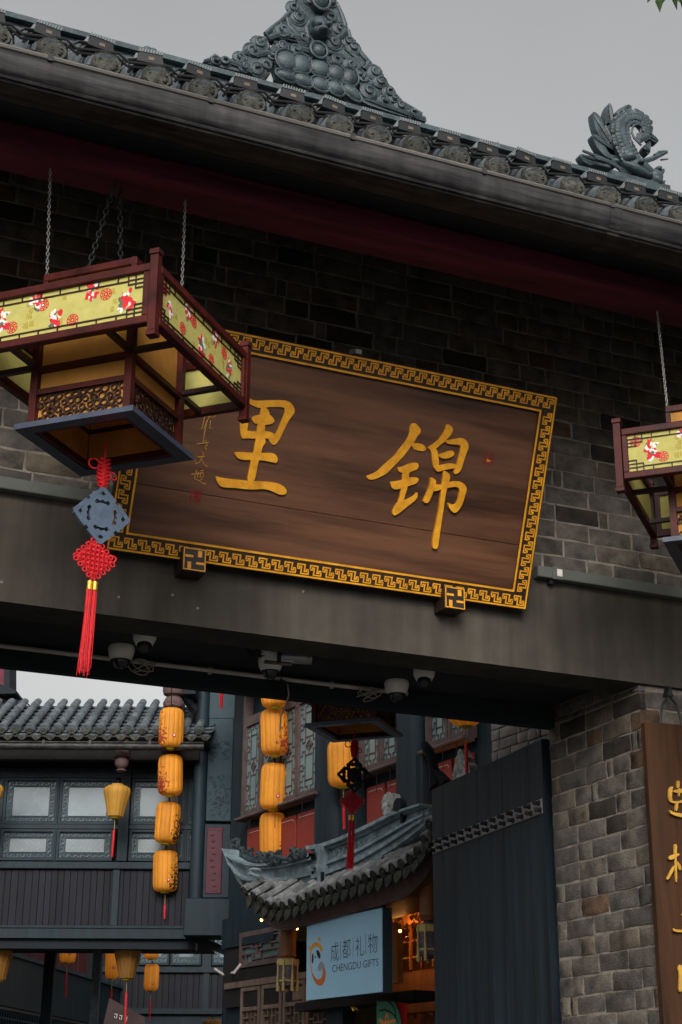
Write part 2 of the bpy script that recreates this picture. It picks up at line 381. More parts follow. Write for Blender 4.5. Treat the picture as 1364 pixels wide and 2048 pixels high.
def lay(parent, fr, a0, a1, b0, b1, seed, joint=.009, keep=None, c=0, course=COURSE, bl=BL):
    """bricks on a face: a along the wall, b up, each an object of its own"""
    r = random.Random(seed); row = 0; b = b0; n = 0; pl = wloc(parent)
    rz = math.atan2(fr.u[1], fr.u[0])
    while b < b1-.02:
        h = min(course, b1-b); a = a0 - (bl*.5 if row%2 else 0) - r.uniform(0,.04)
        while a < a1:
            L = r.choice([bl]*6+[bl*.5, bl*.75, bl*.22, bl*.6]); s, e = max(a, a0), min(a+L, a1)
            if e-s > .025 and (keep is None or keep((s+e)/2, b+h/2)):
                o = bpy.data.objects.new('brick', r.choice(BM)); COL.objects.link(o); o.parent = parent
                P = fr.P((s+e)/2, b+joint/2, c+r.uniform(-.002,.003))
                o.location = tuple(P-pl); o.rotation_euler = (0, r.uniform(-.006,.006), rz+r.uniform(-.004,.004)); o.scale = (e-s-joint, 1, h-joint); n += 1
            a += L
        b += course; row += 1
    return n
WX0, WX1 = .98, 4.72
gw = thing('gate_wall', 'dark grey brick gate wall rising above the plastered beam behind the name plaque', 'wall', (2.6,.4,3.97))
q = B(); q.box(FAC, WX0, WX1, 3.972, 5.62, -.80, -.0275); obj('mortar_bed', q, M_mortar, gw)
q = B(); q.box(FAC, -3.4, WX0-.002, 3.972, 5.62, -.80, -.022); q.box(FAC, WX1+.002, 7.2, 3.972, 5.62, -.80, -.022); obj('wall_end', q, M_bricktex, gw)
nb = lay(gw, FAC, WX0, WX1, 3.978, 5.60, 3, c=-.026)
bm_ = thing('lintel_beam', 'long plastered lintel beam with a dark soffit spanning the gateway', 'beam', (2.6,.4,3.44))
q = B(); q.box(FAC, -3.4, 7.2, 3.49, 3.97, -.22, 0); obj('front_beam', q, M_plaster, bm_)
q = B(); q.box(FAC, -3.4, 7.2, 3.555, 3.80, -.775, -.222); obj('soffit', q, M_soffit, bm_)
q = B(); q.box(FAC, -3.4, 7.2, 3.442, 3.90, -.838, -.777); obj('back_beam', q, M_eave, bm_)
q = B()
for x,y in ((3,1164),(237,1194),(395,1217),(345,1190),(606,1183)):
    a,b = FAC.px(x,y); q.ring(FAC, a, b, .0005, .0042, .002, .0015, 10)
obj('wall_anchor', q, M_steel, bm_)
JX = 4.178
pr = thing('gate_pier', 'grey brick pier beside the open black door, behind the carved wooden board', 'pier', (4.9,.42,0))
q = B(); q.box(WORLD, JX+.0055, 6.2, .0285, .832, 0, 3.488); q.box(WORLD, JX+.0055, 6.2, .224, .832, 3.488, 3.554); obj('mortar_bed', q, M_mortar, pr)
JAMB = Frame((JX,0,0), (0,-1,0), (0,0,1))        # faces -X; a = -y
lay(pr, JAMB, -.838, -.012, 1.60, 3.484, 11, c=-.004)
lay(pr, JAMB, -.838, -.226, 3.484, 3.552, 12, c=-.004)
lay(pr, FAC, JX+.004, 4.72, 2.85, 3.486, 13, c=-.024)
q = B(); q.box(FAC, 4.73, 6.19, 0, 3.486, -.05, -.02); q.box(FAC, JX+.012, 4.725, 0, 2.84, -.05, -.022); obj('brickwork', q, M_bricktex, pr)
q = B(); q.box(WORLD, -.9, 1.02, .01, .83, 0, 3.488); q.box(WORLD, -.9, 1.02, .224, .83, 3.488, 3.553)
tag(obj('gate_pier', q, M_bricktex), 'plain brick pier carrying the other end of the lintel beam, beyond the yellow lantern', 'pier')
# light rail along the top of the beam
for pa, pb, lab in (((-20,942),(172,974),'grey light channel under the yellow lantern with a pale sticker'), ((1066,1141),(1400,1190),'grey light channel right of the name plaque with a pale sticker')):
    a0, b0 = FAC.px(*pa); a1, b1 = FAC.px(*pb)
    if a0 < 2: a0 = .4
    else: a1 = 5.0
    t = thing('light_channel', lab, 'light channel', (a0, -.02, 3.925), 'light channels on the beam')
    z0 = 3.978 if a0 > 2 else 4.0
    q = B(); q.bbox(FAC, a0, a1, z0-.052, z0, .002, .045, .003); obj('channel', q, M_rail, t)
    xs = 3.72 if a0 > 2 else 1.505
    q = B(); q.bbox(FAC, xs-.022, xs+.03, z0-.056, z0+.003, .0455, .05, .002); obj('clip', q, M_rail, t)
    q = B(); q.box(FAC, xs+.0, xs+.028, z0-.04, z0-.006, .0502, .0512); obj('sticker', q, M_pwhite, t)
    q = B(); q.box(FAC, xs-.03, xs-.012, z0-.075, z0-.053, .0, .03); obj('bracket', q, M_black, t)
# ================================================================== NAME PLAQUE
PQ = Frame((1.571,-.062,3.745), (1,0,0), (0,-.355,.915))
PWd, PH, BD = 1.966, .981, .078
pq = thing('name_plaque', 'large tilted brown wooden plaque with two big golden characters and fret border', 'plaque', (2.55,-.06,3.745))
seam = [.0, .285, .981]
for k in range(2):
    q = B(); q.bbox(PQ, BD-.01, PWd-BD+.01, max(BD-.01, seam[k])+.0008, min(PH-BD+.01, seam[k+1])-.0008, -.03, -.012, .0016); obj('plank', q, M_plaq, pq)
q = B()
q.box(PQ, 0, PWd, 0, BD, -.04, 0); q.box(PQ, 0, PWd, PH-BD, PH, -.04, 0)
q.box(PQ, 0, BD, BD+.0005, PH-BD-.0005, -.04, 0); q.box(PQ, PWd-BD, PWd, BD+.0005, PH-BD-.0005, -.04, 0); obj('frame', q, M_plaqdark, pq)
q = B(); q.box(PQ, .02, PWd-.02, .02, PH-.02, -.07, -.041); obj('backing', q, M_plaqdark, pq)
q = B()
for o_, w_ in ((.004,.0075), (BD-.0045,.009)):
    q.box(PQ, o_, PWd-o_, o_, o_+w_, .0005, .003); q.box(PQ, o_, PWd-o_, PH-o_-w_, PH-o_, .0005, .003)
    q.box(PQ, o_, o_+w_, o_+w_, PH-o_-w_, .0005, .003); q.box(PQ, PWd-o_-w_, PWd-o_, o_+w_, PH-o_-w_, .0005, .003)
obj('gold_edge', q, M_gold, pq)
UA = [(.5,4.2),(.5,6),(5,6),(5,1.5),(6.2,1.5),(6.2,2.9),(7.2,2.9)]
UB = [(8-x, 6-y) for x,y in UA]
fret_lo, fret_hi = .0185, BD-.0205
def fret(name, L0, L1, mp):
    n = round((L1-L0)/.0585); u = (L1-L0)/n; q = B(); s = (fret_hi-fret_lo)/6
    for i in range(n):
        for path in (UA, UB):
            pts = [mp(L0+(i+(x-.2)/8)*u, fret_lo+y*s) for x,y in path]
            q.path(PQ, pts, .0058, .0003, .0022)
    obj(name, q, M_gold, pq)
fret('fret_border', .012, PWd-.012, lambda l,t: (l, t)); fret('fret_border', .012, PWd-.012, lambda l,t: (l, PH-t))
fret('fret_border', BD+.0, PH-BD, lambda l,t: (t, l)); fret('fret_border', BD+.0, PH-BD, lambda l,t: (PWd-t, l))
def strokes(name, polys, sc, ox, oy, fr, c0, c1, mt, parent, smooth_it=2):
    q = B()
    for k, poly in enumerate(polys):
        pts = [fr.px(ox+x*sc, oy+y*sc, c0) for x,y in poly]
        for _ in range(smooth_it):                        # Chaikin corner cutting
            n = len(pts); pts = [p for i in range(n) for p in ((pts[i][0]*.75+pts[(i+1)%n][0]*.25, pts[i][1]*.75+pts[(i+1)%n][1]*.25), (pts[i][0]*.25+pts[(i+1)%n][0]*.75, pts[i][1]*.25+pts[(i+1)%n][1]*.75))]
        q.prism(fr, pts, c0-.002, c1+k*.0007)
    return obj(name, q, mt, parent)
S1 = 240/1364
JIN = [
 [(570,105),(595,95),(625,92),(655,125),(685,160),(685,195),(650,235),(625,280),(605,320),(560,370),(520,430),(470,490),(400,560),(340,620),(300,665),(240,695),(180,725),(120,738),(85,725),(65,700),(75,688),(130,670),(190,640),(250,580),(320,515),(380,470),(430,400),(470,350),(520,285),(555,215),(558,150)],
 [(600,320),(660,320),(710,335),(740,365),(745,395),(715,415),(660,405),(605,390),(595,365),(575,345)],
 [(418,592),(470,590),(540,555),(610,538),(650,545),(662,580),(645,615),(600,635),(560,650),(545,668),(480,662),(440,645),(425,625)],
 [(475,640),(548,640),(548,715),(540,790),(525,850),(505,910),(490,965),(440,990),(420,990),(445,920),(455,850),(470,760)],
 [(335,755),(390,755),(470,735),(540,715),(610,705),(655,715),(660,740),(640,775),(580,795),(520,815),(450,838),(390,848),(355,830),(340,795)],
 [(420,985),(450,960),(490,965),(540,950),(600,920),(640,870),(648,905),(640,945),(600,985),(540,1030),(480,1080),(430,1120),(385,1145),(362,1130),(358,1095),(375,1050)],
 [(970,105),(1010,110),(1045,150),(1045,190),(1015,235),(980,275),(940,310),(890,350),(860,378),(825,385),(765,385),(770,360),(830,325),(880,285),(930,220),(965,150)],
 [(770,375),(830,375),(862,390),(880,450),(885,520),(885,575),(870,640),(835,610),(812,560),(808,480),(800,420)],
 [(945,290),(1000,285),(1080,270),(1140,258),(1190,280),(1222,330),(1222,375),(1200,430),(1175,500),(1155,570),(1130,640),(1090,670),(1058,668),(1055,635),(1075,590),(1100,520),(1120,440),(1135,370),(1130,340),(1060,335),(990,330)],
 [(870,455),(930,435),(990,410),(1040,402),(1062,430),(1050,465),(1000,490),(940,500),(900,480)],
 [(835,595),(880,575),(940,560),(1000,548),(1060,552),(1085,575),(1075,605),(1020,610),(950,622),(900,640),(860,645)],
 [(930,632),(965,640),(1000,670),(1012,710),(995,760),(975,830),(960,900),(948,980),(935,1070),(920,1170),(905,1270),(890,1380),(878,1470),(865,1520),(815,1520),(808,1470),(820,1380),(840,1290),(860,1190),(880,1080),(895,980),(905,890),(915,800),(930,720)],
 [(785,705),(815,715),(850,740),(850,780),(825,850),(800,920),(775,975),(750,1005),(708,990),(705,965),(735,910),(765,840),(785,770)],
 [(800,790),(860,785),(920,795),(980,765),(1060,750),(1130,755),(1180,795),(1200,835),(1185,890),(1165,960),(1140,1030),(1105,1085),(1060,1118),(1020,1085),(990,1040),(985,990),(1010,1010),(1060,1020),(1090,990),(1110,920),(1120,850),(1095,815),(1040,815),(980,830),(920,840),(860,862),(820,865)],
]
strokes('character', JIN, S1, 720, 830, PQ, -.012, -.006, M_gold, pq)
S2 = 260/1364
LI = [
 [(655,75),(720,85),(770,110),(850,112),(950,105),(1060,105),(1140,118),(1185,165),(1205,230),(1170,275),(1130,330),(1095,400),(1065,470),(1035,530),(985,585),(950,560),(920,515),(950,500),(990,465),(1020,420),(1050,340),(1085,260),(1100,190),(1060,178),(980,178),(900,182),(820,190),(760,165),(700,130)],
 [(620,190),(660,200),(715,270),(712,350),(700,420),(700,480),(660,520),(632,480),(624,400),(626,300)],
 [(655,440),(700,425),(760,432),(820,430),(890,430),(950,440),(990,465),(985,520),(920,510),(850,500),(780,512),(700,505),(650,510)],
 [(740,290),(790,268),(840,255),(900,250),(945,262),(980,305),(985,330),(950,360),(890,368),(820,362),(770,350)],
 [(838,180),(900,182),(930,230),(935,262),(900,300),(888,370),(882,430),(885,510),(893,555),(860,590),(845,660),(830,720),(812,770),(795,860),(780,950),(735,960),(695,945),(715,860),(735,740),(765,650),(780,560),(790,510),(800,430),(805,360),(835,270)],
 [(558,655),(620,648),(700,655),(800,660),(900,660),(970,660),(1010,690),(1020,730),(1005,768),(950,755),(880,740),(800,735),(700,735),(620,730),(580,695)],
 [(360,900),(420,918),(500,930),(600,940),(700,950),(800,955),(900,960),(1000,972),(1070,1000),(1110,1045),(1112,1085),(1070,1102),(1015,1090),(960,1060),(880,1035),(780,1045),(680,1040),(560,1025),(430,1022),(390,980)],
]
strokes('character', LI, S2, 360, 780, PQ, -.012, -.006, M_gold, pq)
INS = [[(252,265),(300,280),(345,245),(375,265),(350,290),(310,280),(280,330),(255,400),(228,410),(250,320),(265,270)],[(320,320),(312,385)],[(285,320),(255,460),(240,565)],[(340,405),(300,395)],
 [(175,570),(240,560),(300,550)],[(255,540),(275,520),(270,560),(290,575),(265,590)],[(262,600),(275,625)],[(240,655),(245,685)],[(185,705),(265,695)],[(240,695),(205,760),(165,775),(160,735)],[(215,715),(250,775),(285,805)],
 [(120,885),(170,880),(210,875)],[(175,835),(165,880),(150,930),(190,950),(240,980),(270,985)],[(195,860),(180,920)],[(215,850),(250,845)],[(215,870),(245,870),(240,920),(210,915),(215,870)],[(205,950),(240,930)]]
q = B()
for p in INS:
    pts = [PQ.at(360+x*S2, 780+y*S2, -.0105) for x,y in p]; q.tube(pts, .0022, 5)
obj('inscription', q, M_goldfine, pq)
for (x,y,s) in ((977,918,.021), (391,993,.021)):
    a,b = PQ.px(x,y,-.012); q = B(); r = random.Random(x)
    q.path(PQ, [(a-s,b-s),(a+s,b-s),(a+s,b+s),(a-s,b+s),(a-s,b-s)], .004, -.013, -.0112)
    for i in range(10):
        x0, y0 = a+r.uniform(-s,s)*.7, b+r.uniform(-s,s)*.7
        q.path(PQ, [(x0,y0),(x0+r.choice((-1,1))*.014,y0),(x0+.004,y0+r.choice((-1,1))*.012)], .004, -.013, -.0112)
    obj('seal', q, M_seal, pq)
a,b = PQ.px(977,921,-.011); q = B(); q.prism(PQ, [(a-.011,b-.004),(a-.004,b-.007),(a+.008,b-.005),(a+.01,b+.002),(a+.001,b+.002),(a-.006,b+.008),(a-.009,b+.004)], -.0105, -.0095); obj('seal_gilding', q, M_golddim, pq)
a,b = PQ.px(720,708); q = B(); q.bar(PQ.P(a,b+.012,-.02), PQ.P(a,b+.012,-.09), .03, .02); obj('hanger', q, M_strap, pq)
for (x,y,lab) in ((389,1119,'small dark bracket block with gold cross motif below the plain left character'), (910,1196,'small dark bracket block with gold cross motif near the red-sealed end of the plaque')):
    C0 = .105; a,b = FAC.px(x,y,C0); s = .052
    t = thing('plaque_bracket', lab, 'bracket', (a,-.08,b-s), 'blocks carrying the plaque')
    q = B(); q.bbox(FAC, a-s, a+s, b-s, b+s, .002, C0, .004); obj('block', q, M_plaqdark, t)
    q = B(); e = s-.006; q.path(FAC, [(a-e,b-e),(a+e,b-e),(a+e,b+e),(a-e,b+e),(a-e,b-e)], .0045, C0, C0+.0015)
    k = s/52*1.0
    for (x0,x1,y0,y1) in ((-40,-6,8,18),(14,32,12,40),(8,42,-20,-10),(-30,-14,-44,-12)):
        q.box(FAC, a+x0*k, a+x1*k, b+y0*k, b+y1*k, C0, C0+.0015)
    obj('gold_motif', q, M_gold, t)
# ================================================================== EAVES AND ROOF OF THE GATE
rf = thing('gate_roof', 'grey tiled gate roof with dark eaves and maroon eave beam', 'roof', (2.6,-.4,4.88))
X0, X1 = -3.3, 7.6
q = B(); q.box(FAC, X0, X1, 4.885, 4.975, .86, 1.04); obj('eave_beam', q, M_redbeam, rf)
q = B(); q.box(FAC, X0, X1, 4.978, 5.10, .84, 1.02); obj('eave_beam', q, M_redbeam, rf)
q = B()
q.surf([[(X0,-1.27,4.915),(X1,-1.27,4.915)],[(X0,-1.03,4.99),(X1,-1.03,4.99)]]); q.surf([[(X0,-.86,5.09),(X1,-.86,5.09)],[(X0,.02,5.615),(X1,.02,5.615)]])
q.box(FAC, X0, X1, 4.905, 5.06, 1.235, 1.262)
obj('eave_soffit', q, M_eave, rf)
q = B()
for x,y in ((65,170),(240,215),(402,258),(565,300),(715,340),(865,378),(1000,413),(1133,447),(1255,478)):
    a,b = FAC.px(x,y,1.263); q.ring(FAC, a, b, 1.262, .014, .005, .004, 12); q.ring(FAC, a, b, 1.262, .004, .006, .006, 8)
obj('soffit_fixing', q, M_strap, rf)
q = B()
for i in range(60): 
    x = X0+.1+i*.18; q.bar((x,-1.25,5.075), (x,.0,5.74), .05, .06)
obj('rafter', q, M_eave, rf)
SL = (6.30-5.085)/(.34+1.33)
def zr(y): return 5.085+(y+1.33)*SL
q = B(); q.add([(X0,-1.34,zr(-1.34)-.03),(X1,-1.34,zr(-1.34)-.03),(X1,.42,zr(.42)-.03),(X0,.42,zr(.42)-.03),(X0,2.2,5.1),(X1,2.2,5.1),(X0,-1.34,zr(-1.34)-.06),(X1,-1.34,zr(-1.34)-.06),(X1,2.2,5.06),(X0,2.2,5.06)], [(0,1,2,3),(3,2,5,4),(0,6,7,1),(4,5,8,9)]); obj('roof_bed', q, M_tile, rf)
capx = [97.5,205,308,403,500,595,677,755,832,912,991,1066,1140,1212,1290,1357]
XS = [FAC.px(x, 95+.265*x, 1.33)[0] for x in capx]
pit = .2; XS = [XS[0]-3*pit, XS[0]-2*pit, XS[0]-pit]+XS+[XS[-1]+.185*(i+1) for i in range(3)]
R_T = .053
sl = V(0, math.cos(math.atan(SL)), math.sin(math.atan(SL)))
def barrel(L, r0, r1, n=8):                               # half-round tile, lies along +Y' from origin, open below
    q = B(); nrm = V(0, -sl[2], sl[1]); vs = []
    for t, r in ((0, r0), (L, r1)):
        for j in range(n+1):
            th = math.pi*j/n; vs.append(V(math.cos(th)*r,0,0)+nrm*(math.sin(th)*r)+sl*t)
    q.add(vs, [(j, j+1, n+2+j, n+1+j) for j in range(n)]+[tuple(range(n,-1,-1))])
    return q
bq = barrel(.235, R_T, R_T*.93); bme = mesh(bq, True, 'tile'); bme.materials.append(M_tile)
# eave tile with carved disc
cq = B(); nrm = V(0,-sl[2],sl[1])
DF = Frame((0,-.004,.022), (1,0,0), (0,.18,.98)); cq.lathe([(R_T*1.06,0),(R_T*1.08,.012),(R_T*.98,.022),(R_T*.8,.016),(R_T*.5,.024),(0.004,.026)], 14, DF.O-DF.n*.012, DF.n)
rd_ = random.Random(77)
for i in range(16):
    t = rd_.uniform(0,6.28); d_ = rd_.uniform(.0,.034); cq.ball(DF.P(math.cos(t)*d_, math.sin(t)*d_, .008), rd_.uniform(.006,.013), rd_.uniform(.005,.009), rd_.uniform(.005,.009), n=7, m=5)
cme = mesh(cq, True, 'eave_disc'); cme.materials.append(M_tilecap)
rl = wloc(rf)
def put(me, name, P, parent, ol):
    o = bpy.data.objects.new(name, me); COL.objects.link(o); o.parent = parent; o.location = tuple(np.array(P,float)-ol); return o
for x in XS:
    for k in range(9):
        y = -1.335+k*.196*sl[1]*1.0
        if y > .3: break
        put(bme, 'roof_tile', (x+random.uniform(-.003,.003), y, zr(y)+.012+(k%2)*.001), rf, rl).rotation_euler = (0, 0, random.uniform(-.02,.02))
    put(cme, 'eave_disc', (x, -1.345, zr(-1.345)+.008), rf, rl).rotation_euler = (0, random.uniform(-.4,.4), random.uniform(-.05,.05))
# pan tiles: curved troughs between rows, stepped
pq2 = B(); n = 6
for t in (0, .16):
    pass
vs = []
for t, dz in ((0,.012),(.17,0)):
    for j in range(n+1):
        th = math.pi*(1+j/n); vs.append(V(math.cos(th)*.07,0,0)+nrm*(math.sin(th)*.035+dz)+sl*t)
pq2.add(vs, [(j+1, j, n+1+j, n+2+j) for j in range(n)]); pme = mesh(pq2, True, 'pan_tile'); pme.materials.append(M_tile)
for a, b in zip(XS, XS[1:]):
    for k in range(9):
        y = -1.34+k*.15*1.0
        put(pme, 'pan_tile', ((a+b)/2, y, zr(y)+.03), rf, rl)
# ridge
q = B(); RIDGE = Frame((0,.42,0), (1,0,0), (0,0,1))
for b0, b1, c in ((6.10,6.385,.10),(6.387,6.415,.135),(6.417,6.447,.115),(6.449,6.477,.15)): q.box(RIDGE, X0, X1, b0, b1, -c, c)
q.box(RIDGE, X0, X1, 6.477, 6.50, -.06, .06); obj('ridge', q, M_orn, rf, True)
q = B()
for x,y in ((640,208),(660,205),(590,200),(1000,300),(300,108)):
    a,b = RIDGE.px(x,y,.105)
    for k in range(6): q.ball(RIDGE.P(a+.03*math.cos(k), b+.03*math.sin(k), .1), .024, .012, .018)
obj('ridge_flower', q, M_orn, rf, True)
q = B()
for x in (85,385,660,997): 
    a,b = RIDGE.px(x,30+.262*x,.1); q.bar(RIDGE.P(a,6.478,.1), RIDGE.P(a,6.53,.1), .003, .003)
obj('lightning_wire', q, M_steel, rf)
# gutter
gt = thing('rain_gutter', 'weathered dark metal rain gutter running along the gate eaves', 'gutter', (2.6,-1.4,4.98))
q = B(); prof = [(.0,5.104),(.008,5.10),(.012,5.07),(.03,5.035),(.05,5.0),(.078,4.985),(.10,4.992)]
prof = [(-1.46+y_, z) for y_, z in prof][::1]
xs = np.linspace(X0, X1, 40)
outer = [(y_+.055, z-.079) for y_, z in [(-1.455,5.103),(-1.463,5.085),(-1.458,5.055),(-1.452,5.03),(-1.44,5.012),(-1.425,5.004),(-1.42,4.992),(-1.38,4.985),(-1.30,4.985)]]
q.surf([[(x, y_, z) for x in xs] for y_, z in outer]); q.surf([[(x, y_+.006, z+.006) for x in xs[::-1]] for y_, z in outer]); obj('trough', q, M_gutter, gt, True)
q = B(); q.tube([(X0,-1.402,5.026),(X1,-1.402,5.026)], .011, 8); obj('rim', q, M_gutrim, gt, True)
q = B(); q.tube([(X0,-1.375,4.927),(X1,-1.375,4.927)], .008, 6); obj('lower_bead', q, M_gutter, gt, True)
for x,y in ((100,112),(420,200),(703,277),(966,343),(1222,408)):
    a,_ = FAC.px(x,y,1.40); q = B(); q.box(FAC, a-.009, a+.009, 5.010, 5.038, 1.395, 1.415); obj('rim_clip', q, M_gutter, gt)
a,_ = FAC.px(1232,440,1.40); q = B(); q.surf([[(x, y_-.004, z-.003) for x in (a-.028,a+.028)] for y_, z in outer]); obj('joint_sleeve', q, M_gutter, gt)
# tile spotlights
def spotlight():
    t = thing('tile_spotlight', '', 'spotlight', (0,0,0), 'small spotlights clipped on the roof tiles')
    F = Frame((0,0,0), (1,0,0), (0,.0,1)); q = B()
    q.prism(F, [(-.05,0),(.05,0),(.044,.035),(.03,.046),(-.03,.046),(-.044,.035)], -.05, .03); obj('housing', q, M_black, t)
    q = B()
    for i in range(9): q.prism(F, [(-.045+i*.0105,.04),(-.039+i*.0105,.04),(-.037+i*.0105,.055),(-.042+i*.0105,.055)], -.05, .034)
    obj('cooling_fin', q, M_lampgrey, t)
    q = B(); q.prism(F, [(-.066,-.022),(-.05,.002),(-.045,.038),(-.052,.04),(-.075,-.018)], -.03, .02); obj('side_arm', q, M_lampgrey, t)
    q = B(); q.box(F, -.008, .014, .010, .024, .0305, .032); obj('sticker', q, M_sticker, t)
    q = B(); q.tube([F.P(-.05,.01,.02),F.P(-.085,-.01,.035),F.P(-.12,-.05,.03)], .006, 6); obj('cable', q, M_cable, t)
    q = B(); q.tube([F.P(.045,.01,.02),F.P(.075,-.02,.03),F.P(.085,-.07,.02)], .005, 6); obj('cable', q, M_cable, t)
    return t
sp0 = spotlight(); first = True
for x in XS[2:-2]:
    s = sp0 if first else copy_tree(sp0); first = False
    s.location = (x-.006, -1.262, zr(-1.262)+.071+random.uniform(-.004,.006)); s.rotation_euler = (0, random.uniform(-.06,.1), random.uniform(-.12,.12))
    s['label'] = 'small ribbed black spotlight clipped on a barrel tile of the gate eaves'
q = B()
for i in range(2):
    pts = []
    for a, b in zip(XS[1:], XS[2:]):
        pts += [(a+.06, -1.30-.01*i, zr(-1.3)+.075+.012*i), ((a+b)/2, -1.30-.01*i, zr(-1.3)+.05+.01*i)]
    q.tube(pts, .0055, 6)
tag(obj('power_cable', q, M_cable, None, True), 'thin black cable looping between the spotlights on the gate roof tiles', 'cable')
# ---- ridge ornament
S5 = 460/1364
def chaikin(pts, k=1):
    for _ in range(k):
        n = len(pts); pts = [p for i in range(n) for p in ((pts[i][0]*.75+pts[(i+1)%n][0]*.25, pts[i][1]*.75+pts[(i+1)%n][1]*.25),(pts[i][0]*.25+pts[(i+1)%n][0]*.75, pts[i][1]*.25+pts[(i+1)%n][1]*.75))]
    return pts
def rp(x, y): a,b = RIDGE.px(400+x*S5, y*S5, .0); return a, b
ro = thing('ridge_ornament', 'tall triangular openwork ridge ornament of clouds and lotus petals on the gate ridge', 'ornament', (3.0,.42,6.592))
polys = {'cloud_crest': [(370,225),(390,190),(445,165),(455,130),(485,120),(490,95),(525,75),(530,45),(560,5),(575,-40),(620,-80),(690,-110),(750,-80),(790,-20),(800,25),(830,80),(845,150),(870,180),(880,220),(910,245),(920,290),(960,340),(995,380),(960,420),(900,365),(830,335),(740,310),(680,290),(620,285),(540,250),(430,240)],
 'cloud_wing': [(10,385),(20,360),(70,352),(140,365),(185,360),(210,335),(245,330),(290,285),(300,255),(350,235),(370,225),(400,250),(395,300),(450,340),(430,380),(415,385),(408,470),(240,440)],
 'lotus_base': [(430,265),(600,305),(740,345),(830,358),(930,392),(950,430),(912,515),(885,545),(920,600),(700,530),(440,475),(455,450),(432,390),(450,340),(400,310)],
 'cloud_wing.': [(995,380),(1055,430),(1065,460),(1110,520),(1155,580),(1165,615),(1210,635),(1290,690),(1335,715),(1330,740),(1100,672),(950,620),(935,585),(958,540),(930,500),(960,420)]}
for nme, po in polys.items():
    q = B(); q.prism(RIDGE, chaikin([rp(*p) for p in po], 1), -.045, .02); obj(nme.strip('.'), q, M_orn, ro)
def blob(q, x, y, rx, ry, rz=.05, c=.02, rot=0):
    a,b = rp(x,y); k = S5*.00285
    ca, sa = math.cos(rot), math.sin(rot)
    q.ball(RIDGE.P(a,b,c), rx*k, ry*k, rz, ax=[RIDGE.u*ca+RIDGE.v*sa, -RIDGE.u*sa+RIDGE.v*ca, RIDGE.n], n=12, m=8)
KK = S5*.00285
for x,y,rx,ry,r in ((500,385,72,70,-.3),(585,405,66,68,-.25),(788,458,62,62,-.2),(868,482,56,64,-.1),(692,428,70,66,-.25),(495,478,68,34,-.2),(592,502,64,42,-.25),(785,548,60,46,-.5),(880,575,72,36,-.6),(695,525,60,48,-.25)):
    q = B(); blob(q, x, y, rx, ry, .042, .022, r); 
    a,b = rp(x,y); q.tube([RIDGE.P(a+math.cos(t)*rx*KK*.98*math.cos(r)-math.sin(t)*ry*KK*.98*math.sin(r), b+math.cos(t)*rx*KK*.98*math.sin(r)+math.sin(t)*ry*KK*.98*math.cos(r), .045) for t in np.linspace(0,2*math.pi,20)[:-1]], .006, 5, closed=True)
    obj('lotus_petal', q, M_orn, ro, True)
q = B(); blob(q, 680,335,46,48,.05,.03); a,b = rp(680,335); q.tube([RIDGE.P(a+math.cos(t)*.048,b+math.sin(t)*.05,.06) for t in np.linspace(0,6.28,24)[:-1]], .008, 6, closed=True); obj('medallion', q, M_orn, ro, True)
q = B(); blob(q,690,40,52,66,.07,.03); a,b = rp(690,40); q.tube([RIDGE.P(a+math.cos(t)*.052,b+math.sin(t)*.066,.07) for t in np.linspace(0,6.28,24)[:-1]], .008, 6, closed=True); blob(q,690,-70,40,40,.05,.02); obj('crown_jewel', q, M_orn, ro, True)
q = B(); blob(q,690,190,60,75,.06,.03); blob(q,688,225,46,34,.05,.06); blob(q,665,205,16,16,.03,.09); blob(q,715,207,16,16,.03,.09); blob(q,690,240,26,14,.03,.10); blob(q,650,190,14,26,.03,.07,.5); blob(q,735,195,14,26,.03,.07,-.5); obj('beast_face', q, M_orn, ro, True)
q = B(); q9 = B(); r = random.Random(5)
for x,y,rad,d in ((575,120,42,1),(540,60,36,-1),(760,120,40,-1),(820,190,42,1),(480,200,50,1),(600,240,40,-1),(350,275,46,1),(300,315,40,-1),(225,360,34,1),(80,372,28,-1),(140,380,26,1),(330,430,44,1),(380,400,34,-1),(250,410,30,-1),(900,300,44,1),(780,265,44,-1),(870,265,34,1),(480,290,34,1),(560,310,34,-1),(800,375,38,1),(880,400,36,-1),(930,450,34,1),(990,560,48,1),(1080,610,36,-1),(1020,440,46,-1),(1060,500,40,1),(1110,560,36,-1),(1180,645,34,1),(1250,685,30,-1),(960,480,28,1),(640,20,32,1),(760,20,36,-1),(600,-30,34,1),(770,-50,34,-1),(1140,600,26,1),(420,345,26,1)):
    a,b = rp(x,y); q.tube(spiral(RIDGE, a, b, .02, rad*KK*1.3, 1.7, r.uniform(0,6.28), d, 26, .022), list(np.linspace(.005,.010,26)), 6); blob(q9, x, y, rad*1.3, rad*1.1, .016, .02, r.uniform(-1,1))
obj('scroll', q, M_orn, ro, True); obj('cloud_lobe', q9, M_orn, ro, True)
q = B()
def flow(pts, r0=.009, r1=.02, c=.022):
    P = [rp(*p) for p in pts]; q.tube([RIDGE.P(a,b,c) for a,b in P], list(np.linspace(r0,r1,len(P))), 6)
